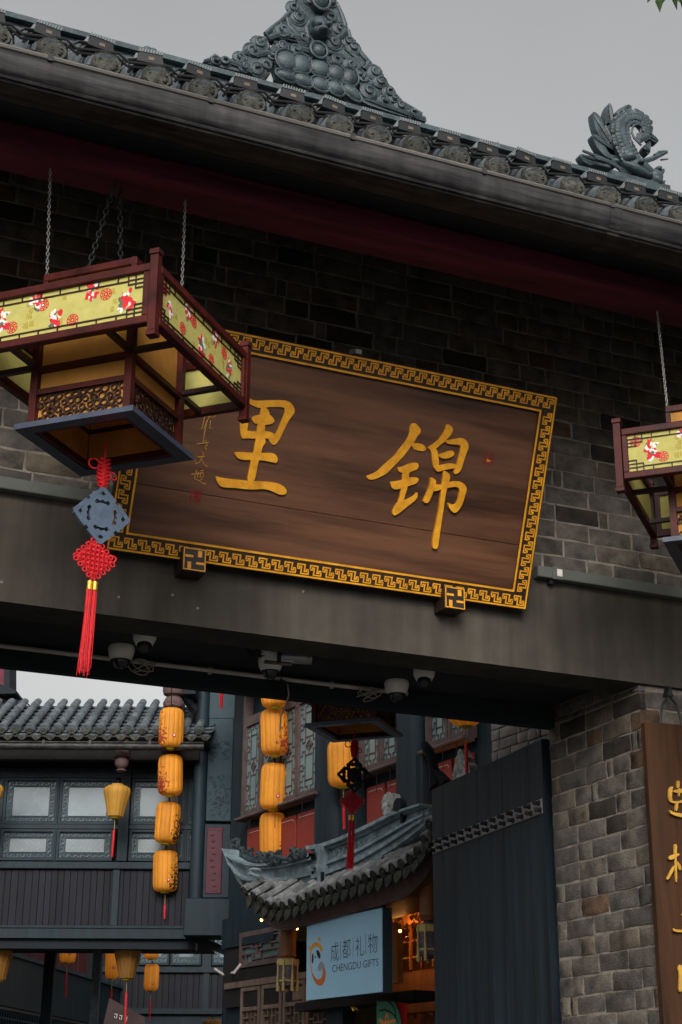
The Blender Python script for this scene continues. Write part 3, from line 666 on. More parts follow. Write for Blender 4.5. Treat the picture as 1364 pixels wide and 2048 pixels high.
for f_ in ([(560,10),(520,90),(470,140),(420,180),(380,215),(400,240),(480,215),(560,235),(630,265)],[(500,110),(520,170),(570,220),(630,250)],[(460,140),(490,190),(540,235)],[(800,30),(830,100),(850,160),(830,230),(760,270)],[(870,190),(880,240),(920,300),(960,350),(990,385),(960,430)],[(850,300),(910,350),(960,400)],[(190,365),(260,330),(330,345),(390,330),(440,350)],[(210,345),(290,300),(380,250)],[(740,320),(830,345),(900,375),(940,420)],[(1000,390),(1060,470),(1120,550),(1180,625),(1300,700)],[(970,600),(1080,640),(1200,680),(1320,725)],[(20,375),(120,372),(200,395),(300,440)],[(650,130),(620,180),(630,250)],[(735,130),(760,190),(745,250)],[(430,265),(540,290),(640,320)]): flow(f_)
obj('scroll', q, M_orn, ro, True)
# ---- dragon-fish ornament
S6 = 244/1364
def dp(x, y): return RIDGE.px(1120+x*S6, 190+y*S6, 0)
DK = S6*.0030
dg = thing('dragon_ornament', 'glazed dragon fish with curled scaly tail biting the end of the gate ridge', 'ornament', (4.5,.42,6.59))
fins = [[(340,215),(370,205),(440,270),(470,350),(560,560),(620,700),(520,680),(460,520),(390,440),(355,320)],[(470,290),(490,180),(530,100),(560,140),(575,230),(560,330),(500,380)],[(580,240),(640,165),(760,125),(785,150),(770,200),(700,215),(600,250)],[(780,225),(880,240),(1020,320),(1010,355),(960,360),(880,300)],[(965,380),(1040,490),(1085,540),(1060,555),(990,520),(950,450)],[(900,600),(1000,510),(990,660),(970,685),(940,660)],[(330,470),(365,450),(460,500),(600,640),(640,760),(500,720),(420,640),(370,560)],[(1090,880),(1140,830),(1155,870),(1120,930),(1090,960)],[(1080,1010),(1165,960),(1150,1010),(1060,1070)],[(190,690),(230,672),(420,740),(600,790),(600,850),(400,800),(270,800)],[(470,340),(560,320),(600,640),(560,640)]]
for f_ in fins:
    q = B(); q.prism(RIDGE, chaikin([dp(*p) for p in f_], 2), -.03, .02); m0 = f_[0]; cx = sum(p[0] for p in f_)/len(f_); cy = sum(p[1] for p in f_)/len(f_)
    tip = max(f_, key=lambda p: (p[0]-700)**2+(p[1]-480)**2); base = min(f_, key=lambda p: (p[0]-720)**2+(p[1]-520)**2)
    P = [(tip[0]*(1-t)+base[0]*t, tip[1]*(1-t)+base[1]*t) for t in (.08,.35,.65,.95)]
    q.tube([RIDGE.P(*dp(*p), .02) for p in P], [.006,.014,.016,.012], 6); obj('fin', q, M_orn, dg)
tail = [(760,820),(700,700),(640,580),(615,470),(625,370),(690,305),(780,285),(870,320),(920,400),(915,480),(870,515),(830,500)]
rad = [110,110,108,105,100,92,86,76,64,54,42,26]
q = B(); q.tube([RIDGE.P(*dp(*p), .02) for p in tail], [r_*DK for r_ in rad], 12); obj('tail', q, M_orn, dg, True)
q = B(); rr = random.Random(2)
for i in range(len(tail)-1):
    for t in (0,.33,.66):
        x = tail[i][0]*(1-t)+tail[i+1][0]*t; y = tail[i][1]*(1-t)+tail[i+1][1]*t; R_ = rad[i]*(1-t)+rad[i+1]*t
        dx, dy = tail[i+1][0]-tail[i][0], tail[i+1][1]-tail[i][1]; L = math.hypot(dx,dy); nx, ny = -dy/L, dx/L
        for k in (-.7,-.25,.2,.65):
            a,b = dp(x+nx*R_*k, y+ny*R_*k); q.ball(RIDGE.P(a,b,.02+math.sqrt(1-k*k)*R_*DK*.92), .021, .017, .006, ax=[RIDGE.u,RIDGE.v,RIDGE.n], n=8, m=4)
obj('scales', q, M_orn, dg, True)
q = B()
def dball(x,y,rx,ry,rz,c=.02,rot=0):
    a,b = dp(x,y); ca,sa = math.cos(rot),math.sin(rot); q.ball(RIDGE.P(a,b,c), rx*DK, ry*DK, rz, ax=[RIDGE.u*ca+RIDGE.v*sa,-RIDGE.u*sa+RIDGE.v*ca,RIDGE.n], n=12, m=8)
dball(830,860,230,110,.075,.02,-.25); dball(1010,960,110,110,.07,.02); dball(700,770,90,55,.06,.05); dball(1000,1090,80,110,.06,.0); dball(760,920,200,50,.05,.07,-.25); dball(560,800,45,40,.03,.05)
dball(800,850,38,24,.03,.09); dball(1020,900,38,32,.04,.06); dball(920,970,28,28,.03,.07); dball(1010,1020,90,60,.05,.05,-.6)
obj('head', q, M_orn, dg, True)
q = B()
for pts, r0, r1 in (([(190,685),(330,740),(470,800),(600,880),(720,930)],.008,.014),([(320,760),(450,800),(560,850),(620,900)],.01,.014),([(760,800),(880,800),(1000,760),(1110,705),(1130,700)],.02,.008),([(990,740),(1040,700),(1130,690)],.012,.007),([(1060,785),(1140,775)],.006,.004),([(600,900),(720,980),(860,1000),(900,960)],.012,.014),([(910,1060),(930,1110),(950,1190)],.012,.006),([(960,1010),(990,1080),(980,1180)],.012,.006),([(1000,1000),(1060,1060),(1040,1190)],.012,.006),([(1060,1090),(1120,1080),(1150,1095)],.007,.004),([(740,640),(720,580),(740,700)],.01,.01),([(640,620),(620,580),(640,720)],.01,.01)):
    q.tube([RIDGE.P(*dp(*p), .06) for p in pts], list(np.linspace(r0,r1,len(pts))), 6)
obj('whisker', q, M_orn, dg, True)
q = B(); q.tube([RIDGE.P(a,b,.055) for a,b in [dp(*p) for p in [(850,620),(770,540),(740,470),(760,400),(810,380),(860,410),(870,460)]]], .007, 6); q.tube([RIDGE.P(*dp(*p),.03) for p in [(640,690),(570,560),(540,440),(560,310),(650,245),(760,240),(870,290),(960,380),(975,480),(930,545)]], .007, 6); obj('outline_moulding', q, M_orn, dg, True)
q = B(); q.box(RIDGE, *sorted((dp(480,800)[0], dp(1120,800)[0])), 6.48, 6.56, -.08, .08); obj('base', q, M_orn, dg)
# ================================================================== PALACE LANTERNS
def sideframe(k, half, z=0):
    t = k*math.pi/2; u = V(math.cos(t), math.sin(t), 0); n = V(math.sin(t), -math.cos(t), 0)
    return Frame(n*half+V(0,0,z), u, (0,0,1))
FU = text_mesh('福', .03)
def palace_lantern(seed=1):
    r = random.Random(seed); t = thing('palace_lantern', '', 'lantern', (0,0,0), 'square palace lanterns hung at the gate')
    H, HB, HI, HT = .366, .232, .187, .19
    z0, z1 = .235, .46
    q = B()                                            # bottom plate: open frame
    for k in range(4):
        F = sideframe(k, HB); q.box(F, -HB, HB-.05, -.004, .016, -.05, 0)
    obj('bottom_frame', q, M_skytint, t)
    q = B()
    for k in range(4): F = sideframe(k, HB-.052); q.box(F, -(HB-.052), HB-.07, .0, .022, -.014, 0)
    obj('bottom_moulding', q, M_lwood, t)
    for sx in (-1,1):
        for sy in (-1,1):
            q = B(); q.bbox(Frame((sx*HI, sy*HI, 0), (1,0,0), (0,1,0)), -.014, .014, -.014, .014, .0165, z1, .002); obj('inner_post', q, M_lwood, t)
            q = B(); Fp = Frame((sx*H, sy*H, 0), (1,0,0), (0,1,0)); q.bbox(Fp, -.0145, .0145, -.0145, .0145, z0-.03, z1+.03, .003); pst = obj('corner_post', q, M_lwood, t)
            q = B(); q.bbox(Fp, -.018, .018, -.018, .018, z1+.0305, z1+.052, .004); obj('post_cap', q, M_lwood, pst)
            q = B(); q.bbox(Fp, -.018, .018, -.018, .018, z0-.05, z0-.0305, .004); obj('post_cap', q, M_lwood, pst)
    for k in range(4):
        F = sideframe(k, HI); w_ = HI-.0145
        for y0_, y1_, e_ in ((.017,.03,.01),(.135,.155,.01),(z0-.012,z0+.008,.012),(z1-.02,z1,.01)):
            q = B(); q.box(F, -w_, w_, y0_, y1_, -e_, e_); obj('inner_rail', q, M_lwood, t)
        for y0_, y1_ in ((.0305,.1345),(.1555,z0-.0125),(z0+.0085,z1-.0205)):
            q = B(); q.box(F, -w_, w_, y0_, y1_, -.012, -.009); obj('paper_panel', q, M_lpaper, t)
        q = B()                                        # pierced scroll panel
        nx, nz = 11, 4
        for i in range(nx):
            for j in range(nz):
                a = -w_+.012+(i+.5*(j%2))*(2*w_-.03)/(nx-.5)+r.uniform(-.004,.004); b = .042+j*.027+r.uniform(-.003,.003)
                q.ring(F, a, b, -.006, r.uniform(.0095,.015), .0046, .006, 10, r.uniform(.8,1.1))
        for i in range(8): 
            a = r.uniform(-w_+.02, w_-.02); q.tube(spiral(F, a, r.uniform(.05,.115), .002, r.uniform(.012,.02), 1.2, r.uniform(0,6), r.choice((-1,1)), 10), .0028, 4)
        obj('scroll_panel', q, M_lwoodd, t)
        G = sideframe(k, H); g_ = H-.018
        q = B(); q.bbox(G, -g_, g_, z1-.03, z1, -.016, .014, .003); obj('top_rail', q, M_lwood, t)
        q = B(); q.bbox(G, -g_, g_, z0, z0+.03, -.016, .014, .003); obj('bottom_rail', q, M_lwood, t)
        for s0_, s1_ in ((-g_,-g_+.022),(g_-.022,g_)):
            q = B(); q.bbox(G, s0_, s1_, z0+.0305, z1-.0305, -.014, .012, .002); obj('side_rail', q, M_lwood, t)
        f0, f1 = z0+.031, z1-.031; fw_ = g_-.0225
        q = B(); q.box(G, -fw_, fw_, f0, f1, -.004, .0); fab = obj('brocade', q, M_lfabric, t)
        # lattice on the brocade
        q = B(); l0, l1 = f0+.020, f1-.020; lw = .0042; c0, c1 = .0005, .004
        q.path(G, [(-fw_+.06,l0),(fw_-.06,l0)], lw, c0, c1); q.path(G, [(-fw_+.06,l1),(fw_-.06,l1)], lw, c0, c1)
        for i in range(7):
            a = -fw_+.10+i*(2*fw_-.2)/6; q.path(G, [(a,f0),(a,l0)], lw, c0, c1); q.path(G, [(a,f1),(a,l1)], lw, c0, c1)
        for sx in (-1,1):
            for sz in (-1,1):
                X = lambda a: sx*(fw_-a); Z = lambda b: (f0+b if sz<0 else f1-b)
                q.path(G, [(X(0),Z(.018)),(X(.06),Z(.018))], lw, c0, c1); q.path(G, [(X(.06),Z(0)),(X(.06),Z(.034)),(X(0),Z(.034))], lw, c0, c1)
                q.path(G, [(X(.032),Z(0)),(X(.032),Z(.05)),(X(0),Z(.05))], lw, c0, c1)
        obj('fretwork', q, M_lwoodd, t)
        qr, qw, qg, qd = B(), B(), B(), B(); c = .0004
        def petal(bb, a, b, ra, rb, rot, cc):
            pts = [(a+math.cos(rot)*ra*math.cos(x)-math.sin(rot)*rb*math.sin(x), b+math.sin(rot)*ra*math.cos(x)+math.cos(rot)*rb*math.sin(x)) for x in np.linspace(0,2*math.pi,9)[:-1]]
            pts = [(min(max(x,-fw_),fw_), min(max(y,f0),f1)) for x,y in pts]
            bb.prism(G, pts, 0, cc)
        zc = (f0+f1)/2
        for fa, fb in ((-.23,.0),(.0,-.03),(.235,-.012),(-.11,.06),(.125,.062)):
            fa += r.uniform(-.03,.03); s = r.uniform(.85,1.1)
            for i in range(34):
                ang = r.uniform(0,6.28); d = r.uniform(0,.033)*s
                tgt = r.choice((qr,qr,qr,qw,qw,qd))
                petal(tgt, fa+math.cos(ang)*d*.8, zc+fb+math.sin(ang)*d*1.35, r.uniform(.006,.016)*s, r.uniform(.004,.009)*s, ang+r.uniform(-1,1), .0004+i*.00004)
        for fa, fb in ((-.17,-.03),(-.06,.035),(.07,-.045),(.18,.03),(-.29,.05)):
            fa += r.uniform(-.02,.02); R = .0215
            ok = abs(fb)+R < (f1-f0)/2 and abs(fa)+R < fw_
            if not ok: continue
            q2 = qr
            for rad in (R, R*.62): q2.ring(G, fa, zc+fb, 0, rad, .003, .0009, 18)
            for i in range(9):
                tt = i*.7; petal(q2, fa+math.cos(tt)*R*.8, zc+fb+math.sin(tt)*R*.8, .004, .0022, tt, .0009)
                petal(q2, fa+math.cos(tt)*R*.3, zc+fb+math.sin(tt)*R*.3, .005, .002, tt+1, .0009)
        for i in range(15):
            a = r.uniform(-fw_+.03, fw_-.03); b = zc+r.uniform(-.055,.055)
            tq = text_on(G, FU, a, b, .0003, r.uniform(.6,.95), r.uniform(.7,1.0)); qg.v, n0 = qg.v+tq.v, len(qg.v); qg.f += [tuple(i_+n0 for i_ in f_) for f_ in tq.f]
        for bb, mm, nn in ((qg,M_pgold,'print_lettering'),(qr,M_pred,'print_blossom'),(qw,M_pwhite,'print_blossom'),(qd,M_pgreen,'print_blossom')): obj(nn, bb, mm, fab, kind='stuff')
    q = B()                                            # hash-shaped ties under the overhang
    for s in (-1,1):
        q.box(WORLD, -H+.017, H-.017, s*HI-.011, s*HI+.011, z0-.004, z0+.018) if 0 else None
    for s in (-1,1):
        for (p0,p1) in ((HI+.0145,H-.017),(-H+.017,-HI-.0145)):
            q = B(); q.box(WORLD, p0, p1, s*HI-.011, s*HI+.011, z0+.002, z0+.02); obj('tie_bar', q, M_lwoodd, t)
            q = B(); q.box(WORLD, s*HI-.011, s*HI+.011, p0, p1, z0+.002, z0+.02); obj('tie_bar', q, M_lwoodd, t)
    q = B(); q.box(WORLD, -H+.02, H-.02, -H+.02, H-.02, z1-.006, z1-.001) if 0 else q.box(WORLD, -HI, HI, -HI, HI, z1+.001, z1+.008)
    obj('top_board', q, M_lwoodd, t)
    for k in range(4):
        F = sideframe(k, HT); q = B(); q.bbox(F, -HT, HT, z1+.045, z1+.075, -.02, 0, .003) if 0 else None
        q.bbox(F, -HT+.0, HT-.021, z1+.13, z1+.16, -.02, 0, .003); q.bbox(F, -HT, HT-.021, z1+.009, z1+.04, -.02, 0, .003); q.bbox(F, -HT, -HT+.02, z1+.0405, z1+.1295, -.02, 0, .002); obj('crown_rail', q, M_lwood, t)
        q = B(); q.box(F, -HT+.0205, HT-.0205, z1+.0405, z1+.1295, -.014, -.010); obj('crown_panel', q, M_lpaper, t)
    q = B(); q.box(WORLD, -HT+.022, HT-.022, -HT+.022, HT-.022, z1+.14, z1+.15); obj('crown_lid', q, M_lwoodd, t)
    return t
def chain(p, q_, label, dark=False, link=.019):
    p, q_ = np.array(p,float), np.array(q_,float); L = np.linalg.norm(q_-p); n = int(L/(link*.74)); d = (q_-p)/L; bb = B()
    x = np.cross(d, V(0,1,0)); x /= np.linalg.norm(x); y = np.cross(d, x)
    for i in range(n):
        c = p+d*L*(i+.5)/n; s = x if i%2 else y
        bb.tube([c+d*math.cos(t)*link*.5+s*math.sin(t)*link*.26 for t in np.linspace(0,2*math.pi,9)[:-1]], link*.1, 4, closed=True)
    return tag(obj('chain', bb, M_black if dark else M_steel), label, 'chain')
ZB = 4.885
L1 = palace_lantern(1)
def place_lantern(o, x, y, z, label): o.location = (x,y,z); o.rotation_euler = (0,0,math.pi/4); o['label'] = label
L2 = copy_tree(L1); L3 = copy_tree(L1)
cy = -.95
place_lantern(L1, 1.313, cy, 3.817, 'large square wooden lantern with yellow brocade band hanging beside the name plaque, red pendant below')
# right lantern: its left corner post stands at pixel column 1237
P = W(1237, 900, 1, cy); place_lantern(L2, P[0]+.517, cy, 3.817-.01, 'square wooden lantern with yellow brocade band hanging before the bare brick wall above the pier')
# inner lantern: bottom plate corners at 609 / 806 px
c3y = -6+5.05*1.82+.0
a0 = W(609,1457,1,c3y); a1 = W(806,1468,1,c3y); sc3 = (a1[0]-a0[0])/.656
c3y = -6+(c3y+6)/sc3; a0 = W(609,1457,1,c3y); a1 = W(806,1468,1,c3y); IC = (a0+a1)/2
place_lantern(L3, IC[0], c3y, IC[2], 'dark square lantern with pierced panels hanging inside the gateway before the orange lanterns'); 
cz = 3.817+.62
for (px_, lab, o_) in ((85,'thin steel chain holding the far corner of the lantern with the red pendant',None),(369,'thin steel chain between the maroon beam and the lantern corner nearest the plaque',None)):
    top = FAC.at(px_, 322 if px_ < 200 else 392, .95); x = 1.313-.255 if px_ < 200 else 1.313+.255
    chain((x+ (top[0]-x)*.4, cy, ZB), (x, cy, cz-.005), lab)
chain((1.313-.03,cy-.02,ZB), (1.313-.12,cy-.0,cz-.005), 'dark sooty chain fanning out over the middle of the yellow lantern', True, .034); chain((1.313+.0,cy+.02,ZB), (1.313+.02,cy,cz-.005), 'dark sooty chain hanging straight over the middle of the yellow lantern', True, .034)
xr = P[0]+.517
chain((xr-.27,cy,ZB), (xr-.255,cy,cz-.015), 'thin steel chain holding the lantern over the brick pier')
q = B(); q.bar((IC[0],c3y,IC[2]+.62),(IC[0],c3y,IC[2]+1.9),.012,.012); q.bar((IC[0]-1.6,c3y,IC[2]+1.9),(5.6,c3y,IC[2]+1.9),.08,.08); tag(obj('lantern_rod', q, M_eave), 'dark iron rod and cross bar carrying the inner square lantern', 'rod')
# ---- pendants
def pendant(board, cord, label):
    t = thing('pendant_charm', label, 'pendant', (0,0,0), 'knotted charms under the square lanterns')
    F = Frame((0,0,0), (1,0,0), (0,0,1))
    q = B(); q.tube([F.P(0,0,0),F.P(.001,-.055,0),F.P(-.002,-.07,0)], .004, 6); q.tube([F.P(0,-.165,0),F.P(-.003,-.185,0)], .005, 6); q.tube([F.P(-.01,-.365,0),F.P(-.012,-.385,0),F.P(-.014,-.41,0)], .0045, 6); obj('cord', q, cord, t, True)
    q = B(); r = random.Random(3)
    for i in range(7):                                  # braided upper knot
        z = -.068-i*.0145; w_ = .013+.010*math.sin(math.pi*(i+1)/8)
        for s in (-1,1): q.tube([F.P(s*w_,z+.008,.002),F.P(0,z-.004,.010),F.P(-s*w_*.6,z-.012,.002)], .0052, 5)
        q.tube([F.P(-w_,z,-.006),F.P(w_,z-.006,-.006)], .006, 5)
    q.tube([F.P(-.02+.02*math.cos(x)-.018,-.085+.018*math.sin(x),0) for x in np.linspace(0,6.28,16)[:-1]], .0034, 5, closed=True)
    q.tube([F.P(.022+.014*math.cos(x)+.01,-.12+.012*math.sin(x)-.004*math.cos(x),.004) for x in np.linspace(0,6.28,14)[:-1]], .0034, 5, closed=True)
    obj('braided_knot', q, cord, t, True)
    q = B(); cz_ = -.27; s = .102; c0, c1 = -.006, .006; cc = F
    q.lathe([(.44*s,-.006),(.44*s,.006)], 24, F.P(0,cz_,0), F.n)
    k = 0
    for rx, ry in (((1,0),(0,1)),((0,1),(-1,0)),((-1,0),(0,-1)),((0,-1),(1,0))):
        def T(a,b): return (s*(a*rx[0]+b*ry[0]), cz_+s*(a*rx[1]+b*ry[1]))
        k += 1; e = .0003*k
        q.path(F, [T(-.40,.60),T(-.03,.93),T(.03,.93),T(.40,.60)], s*.15, c0-e, c1+e)
        q.prism(F, [T(-.46,.56),T(-.30,.70),T(-.16,.70),T(-.1,.76),T(0,.70),T(.1,.76),T(.16,.70),T(.30,.70),T(.46,.56),T(.30,.46),T(.2,.55),T(.1,.5),T(0,.56),T(-.1,.5),T(-.2,.55),T(-.30,.46)], c0-e*.5, c1+e*.5)
        q.prism(F, [T(.22,.36),T(.36,.22),T(.60,.36),T(.54,.44),T(.44,.54),T(.36,.60)], c0-.0002, c1+.0002)
    obj('cut_board', q, board, t)
    q = B(); kz = -.43; n = 8; s = .0082
    for i in range(n):                                  # woven diamond
        o_ = (i-(n-1)/2)*s*1.42
        for d in (1,-1):
            L = n*s*.72; pts = []
            for k in range(9):
                u = -L+2*L*k/8; x = (u+ o_)*.707 if d>0 else (u-o_)*.707*1; z = (u-o_)*.707 if d>0 else -(u+o_)*.707
                pts.append(F.P(-.014+x, kz+z, .004*math.cos(k*math.pi+ (i+(d>0))*math.pi)))
            q.tube(pts, .0044, 5)
            for e in (-1,1):                            # edge loops
                if i%2 == 0:
                    u = e*L; x = (u+o_)*.707 if d>0 else (u-o_)*.707; z = (u-o_)*.707 if d>0 else -(u+o_)*.707
                    dx, dz = (.707*e, .707*e) if d>0 else (.707*e, -.707*e)
                    q.tube([F.P(-.014+x+dx*.006+math.cos(p)*.0075, kz+z+dz*.006+math.sin(p)*.0075, 0) for p in np.linspace(0,6.28,10)[:-1]], .0032, 5, closed=True)
    q.tube([F.P(.044+.02*math.cos(p), kz+.008+.013*math.sin(p)+.006*math.cos(p), .0) for p in np.linspace(0,6.28,16)[:-1]], .0034, 5, closed=True)
    q.tube([F.P(-.074+.014*math.cos(p), kz+.008*math.sin(p)+.003, -.004) for p in np.linspace(0,6.28,14)[:-1]], .0034, 5, closed=True)
    obj('woven_knot', q, cord, t, True)
    for s_ in (-1,1):
        q = B(); x = -.016+s_*.0095
        q.tube([F.P(-.014,-.485,0),F.P(x,-.512,0)], .0035, 5); obj('cord', q, cord, t, True)
        q = B(); q.lathe([(.0085,.0),(.0095,.003),(.008,.008),(.0095,.012),(.008,.018),(.0095,.024),(.0085,.03)], 12, F.P(x,-.54,0)); obj('brass_cap', q, M_brass, t, True)
        q = B(); rr = random.Random(9+s_)
        for i in range(34):
            an = rr.uniform(0,6.28); d = rr.uniform(0,.0085); L = rr.uniform(.245,.30); sx_ = rr.uniform(-.009,.006)-.006; sy_ = rr.uniform(-.006,.006)
            x0, y0 = x+math.cos(an)*d, math.sin(an)*d
            q.tube([F.P(x0,-.54,y0),F.P(x0+sx_*.4+rr.uniform(-.002,.002),-.54-L*.5,y0+sy_*.5),F.P(x0+sx_*1.2,-.54-L,y0+sy_)], [.002,.0019,.001], 4)
        obj('tassel', q, cord, t, True)
    return t
pz = 3.817+.004
p1 = pendant(M_pblue, M_cord, 'bright red knotted charm with slate blue cut board and long tassel, over the plastered beam')
sc1 = (pz-FAC.px(186,1350,.95)[1])/.83
p1.location = (1.313-.0,cy,pz); p1.rotation_euler = (0,0,math.radians(8)); p1.scale = (sc1,)*3
p2 = pendant(M_pdark, M_cordk, 'dark red knotted charm with black cut board hanging under the inner square lantern')
p2.location = (IC[0], c3y, IC[2]+.004); sc2 = (IC[2]-FAC.px(709,1742,-c3y)[1])/.83; p2.scale = (sc2,)*3; p2.rotation_euler = (0,0,math.radians(-10))
# ================================================================== CAMERAS, CONDUIT, CABLES UNDER THE BEAM
SZ = 3.555
def sof(x, y, z=SZ): return W(x, y, 2, z)
def aim_axes(P):
    d = CAM-P; d[2] = 0; d /= np.linalg.norm(d); return d
def dome_cam(x, y, label, s=1.0):
    P = sof(x, y); t = thing('dome_camera', label, 'security camera', (P[0],P[1],SZ-.1), 'security cameras under the gate beam')
    q = B(); q.lathe([(.056*s,-.001),(.060*s,-.012),(.060*s,-.02),(.055*s,-.045*s),(.047*s,-.062*s),(.043*s,-.066*s)], 24, (P[0],P[1],SZ)); obj('shell', q, M_camw, t, True)
    q = B(); q.ball((P[0],P[1],SZ-.064*s), .042*s, n=20, m=12); obj('dome', q, M_dome, t, True)
    q = B(); d = aim_axes(P); q.ball(P+d*.05*s+V(0,0,-.04*s), .004, .004, .008); obj('indicator', q, M_black, t)
    q = B(); q.ring(Frame((P[0],P[1],SZ-.068*s),(1,0,0),(0,-1,0)), 0,0,0, .044*s, .006, .004, 24); obj('trim_ring', q, M_black, t)
    return t
dome_cam(243,1292,'white dome security camera beside the hanging red tassel')
dome_cam(793,1362,'white dome security camera at the end of the pale conduit by the coiled wires')
dome_cam(541,1316,'white dome security camera half covered by a flat bracket at the middle of the beam',.95)
def turret(x, y, label):
    P = sof(x, y); t = thing('turret_camera', label, 'security camera', (P[0],P[1],SZ-.1), 'security cameras under the gate beam'); d = aim_axes(P); d = d*.8+V(0,0,-.6); d /= np.linalg.norm(d)
    q = B(); q.lathe([(.050,-.001),(.052,-.012),(.05,-.03),(.036,-.058),(.03,-.064)], 20, (P[0],P[1],SZ)); obj('shell', q, M_camw, t, True)
    q = B(); q.ball(V(P[0],P[1],SZ-.052)+d*.012, .034, n=18, m=10); obj('eyeball', q, M_black, t, True)
    q = B(); q.lathe([(.018,0),(.018,.004),(.004,.005)], 16, V(P[0],P[1],SZ-.052)+d*.044, d); obj('lens', q, M_dome, t, True)
turret(290,1266,'white turret camera with black eye behind the dome near the tassel'); turret(848,1338,'small white turret camera near the brick pier end of the beam')
PM = sof(548,1300); t = thing('bullet_camera', 'pale bullet camera on a bracket above the middle dome camera', 'security camera', (PM[0],PM[1],SZ-.1))
ux = V(.97,-.24,0); q = B(); c = V(PM[0],PM[1]-.02,SZ-.035); FB = Frame(c, ux, (0,0,1))
q.prism(FB, [(-.065,-.024),(.075,-.03),(.082,-.012),(.07,.01),(-.06,.014)], -.03, .03); obj('housing', q, M_camw, t)
q = B(); q.prism(FB, [(-.05,-.0255),(.07,-.0312),(.07,-.0345),(-.05,-.0285)], -.024, .024); obj('lens_window', q, M_dome, t)
q = B(); q.box(FB, -.066, -.02, .0145, .034, -.02, .02); obj('bracket', q, M_camw, t)
PS = sof(588,1298); t = thing('steel_canister', 'brushed steel cylinder fixed under the beam behind the middle cameras', 'canister', (PS[0],PS[1],SZ-.07))
q = B(); c = V(PS[0]+.01,PS[1]-.0,SZ-.036); q.lathe([(.026,-.082),(.031,-.078),(.031,.078),(.026,.082)], 20, c, ux); obj('cylinder', q, mat('brushed_steel', (.33,.33,.35), .35, .2, 8, .05, metal=.7), t, True)
q = B(); q.lathe([(.033,-.088),(.034,-.07),(.028,-.069)], 20, c, ux); q.lathe([(.028,.069),(.034,.07),(.033,.088)], 20, c, ux); obj('end_cap', q, M_black, t, True)
q = B(); c2 = B(); q.tube([(c+ux*.03+V(0,0,.03)), c+ux*.035+V(0,-.03,.0), c+ux*.05+V(0,-.033,-.018)], .003, 5); obj('wire', q, M_cablew, t)
# conduit
A0, A1 = W(-40,1285,1,.764), W(815,1389,1,.764); A0[2] = A1[2] = (A0[2]+A1[2])/2; A0 = A1+(A0-A1)*1.6
t = thing('conduit', 'pale conduit pipe running along the dark soffit between the cameras', 'pipe', tuple(A1))
q = B(); q.tube([A0, A1], .0105, 10); obj('pipe', q, M_pipe, t, True)
for x,y in ((163,1317),(664,1377),(420,1345)):
    k = W(x,y,1,.764); k = A0+(A1-A0)*(((k-A0)@(A1-A0))/((A1-A0)@(A1-A0))); d_ = (A1-A0)/np.linalg.norm(A1-A0); q = B(); q.tube([k-d_*.008,k+d_*.008], .0135, 10); q.box(Frame(k,(1,0,0),(0,1,0)), -.008,.008,.0,.0125,-.016,.016); obj('clip', q, M_pipe, t)
def loops(x, y, n, s, mt, label, seed, z=SZ-.03):
    r = random.Random(seed); P = sof(x,y,z); q = B()
    if P[1] > .735: P = W(x,y,1,.735)
    for i in range(n):
        c = P+V(r.uniform(-.02,.02),r.uniform(-.02,.02),r.uniform(-.012,.012)); ph = r.uniform(0,6.28); e = r.uniform(.35,.6)
        q.tube([c+V(math.cos(p)*s*r.uniform(.9,1.1), math.sin(p)*s*.5, math.sin(p+ph)*s*e) for p in np.linspace(0,6.28,16)[:-1]], .0032, 5, closed=True)
    q.tube([P+V(0,0,.005), P+V(.01,.005,.03)], .004, 5)
    tag(obj('cable_coil', q, mt, None, True), label, 'cable', 'cable coils under the beam')
loops(740,1388,5,.045,M_cablew,'tangled pale cable coil beside the dome camera near the pier',1); loops(512,1300,4,.04,M_cable,'black cable coil behind the bullet camera',2,SZ-.02); loops(282,1335,3,.05,M_cablew,'thin pale wire loops by the dome camera near the tassel',3); loops(560,1368,4,.03,M_cable,'black and pale cable bundle dangling below the middle dome camera',4)
P0_ = W(575,1368,1,.745); q = B(); q.tube([P0_,P0_+V(.01,.005,-.05),P0_+V(.012,.06,-.10),P0_+V(.014,.11,-.13),P0_+V(.014,.12,-.2)], .004, 6); tag(obj('dangling_cable', q, M_cablew, None, True), 'short pale cable hanging over the edge of the back beam', 'cable')
# ================================================================== DOOR LEAF
DF_ = V(4.302,2.396,0); DH = V(4.19,.93,0); DR = Frame(DF_, DH-DF_, (0,0,1)); DW = np.linalg.norm(DH-DF_)
dr = thing('gate_door', 'tall black painted plank door standing open inside the gateway', 'door', tuple(DR.P(DW/2,.04,-.04)))
nP = 9
for i in range(nP):
    q = B(); q.bbox(DR, i*DW/nP+.0004, (i+1)*DW/nP-.0004, .04, 3.417, -.06, 0+random.uniform(-.0012,.0012), .0015); obj('plank', q, M_door, dr)
q = B(); q.box(DR, DW-.03, DW+.03, .04, 3.42, -.14, -.062); obj('pivot_stile', q, M_door, dr)
sa0, sb0 = DR.px(875,1697,.004); sa1, sb1 = DR.px(1098,1600,.004); sb = (sb0+sb1)/2
for zz, nm in ((sb, 1), (1.9, 2)):
    q = B(); q.bbox(DR, .012, DW-.01, zz-.038, zz+.038, .0022, .006, .002); st = obj('iron_strap', q, M_strap, dr)
    for i in range(14):
        for s in (-1,1):
            a = .045+i*(DW-.07)/13+(s>0)*-.018
            q = B(); q.lathe([(.0155,.004),(.0155,.01),(.011,.014),(.010,.026),(.0125,.032),(.010,.04),(.004,.043)], 10, DR.P(a, zz+s*.019, 0), DR.n); obj('stud', q, M_black, st, True)
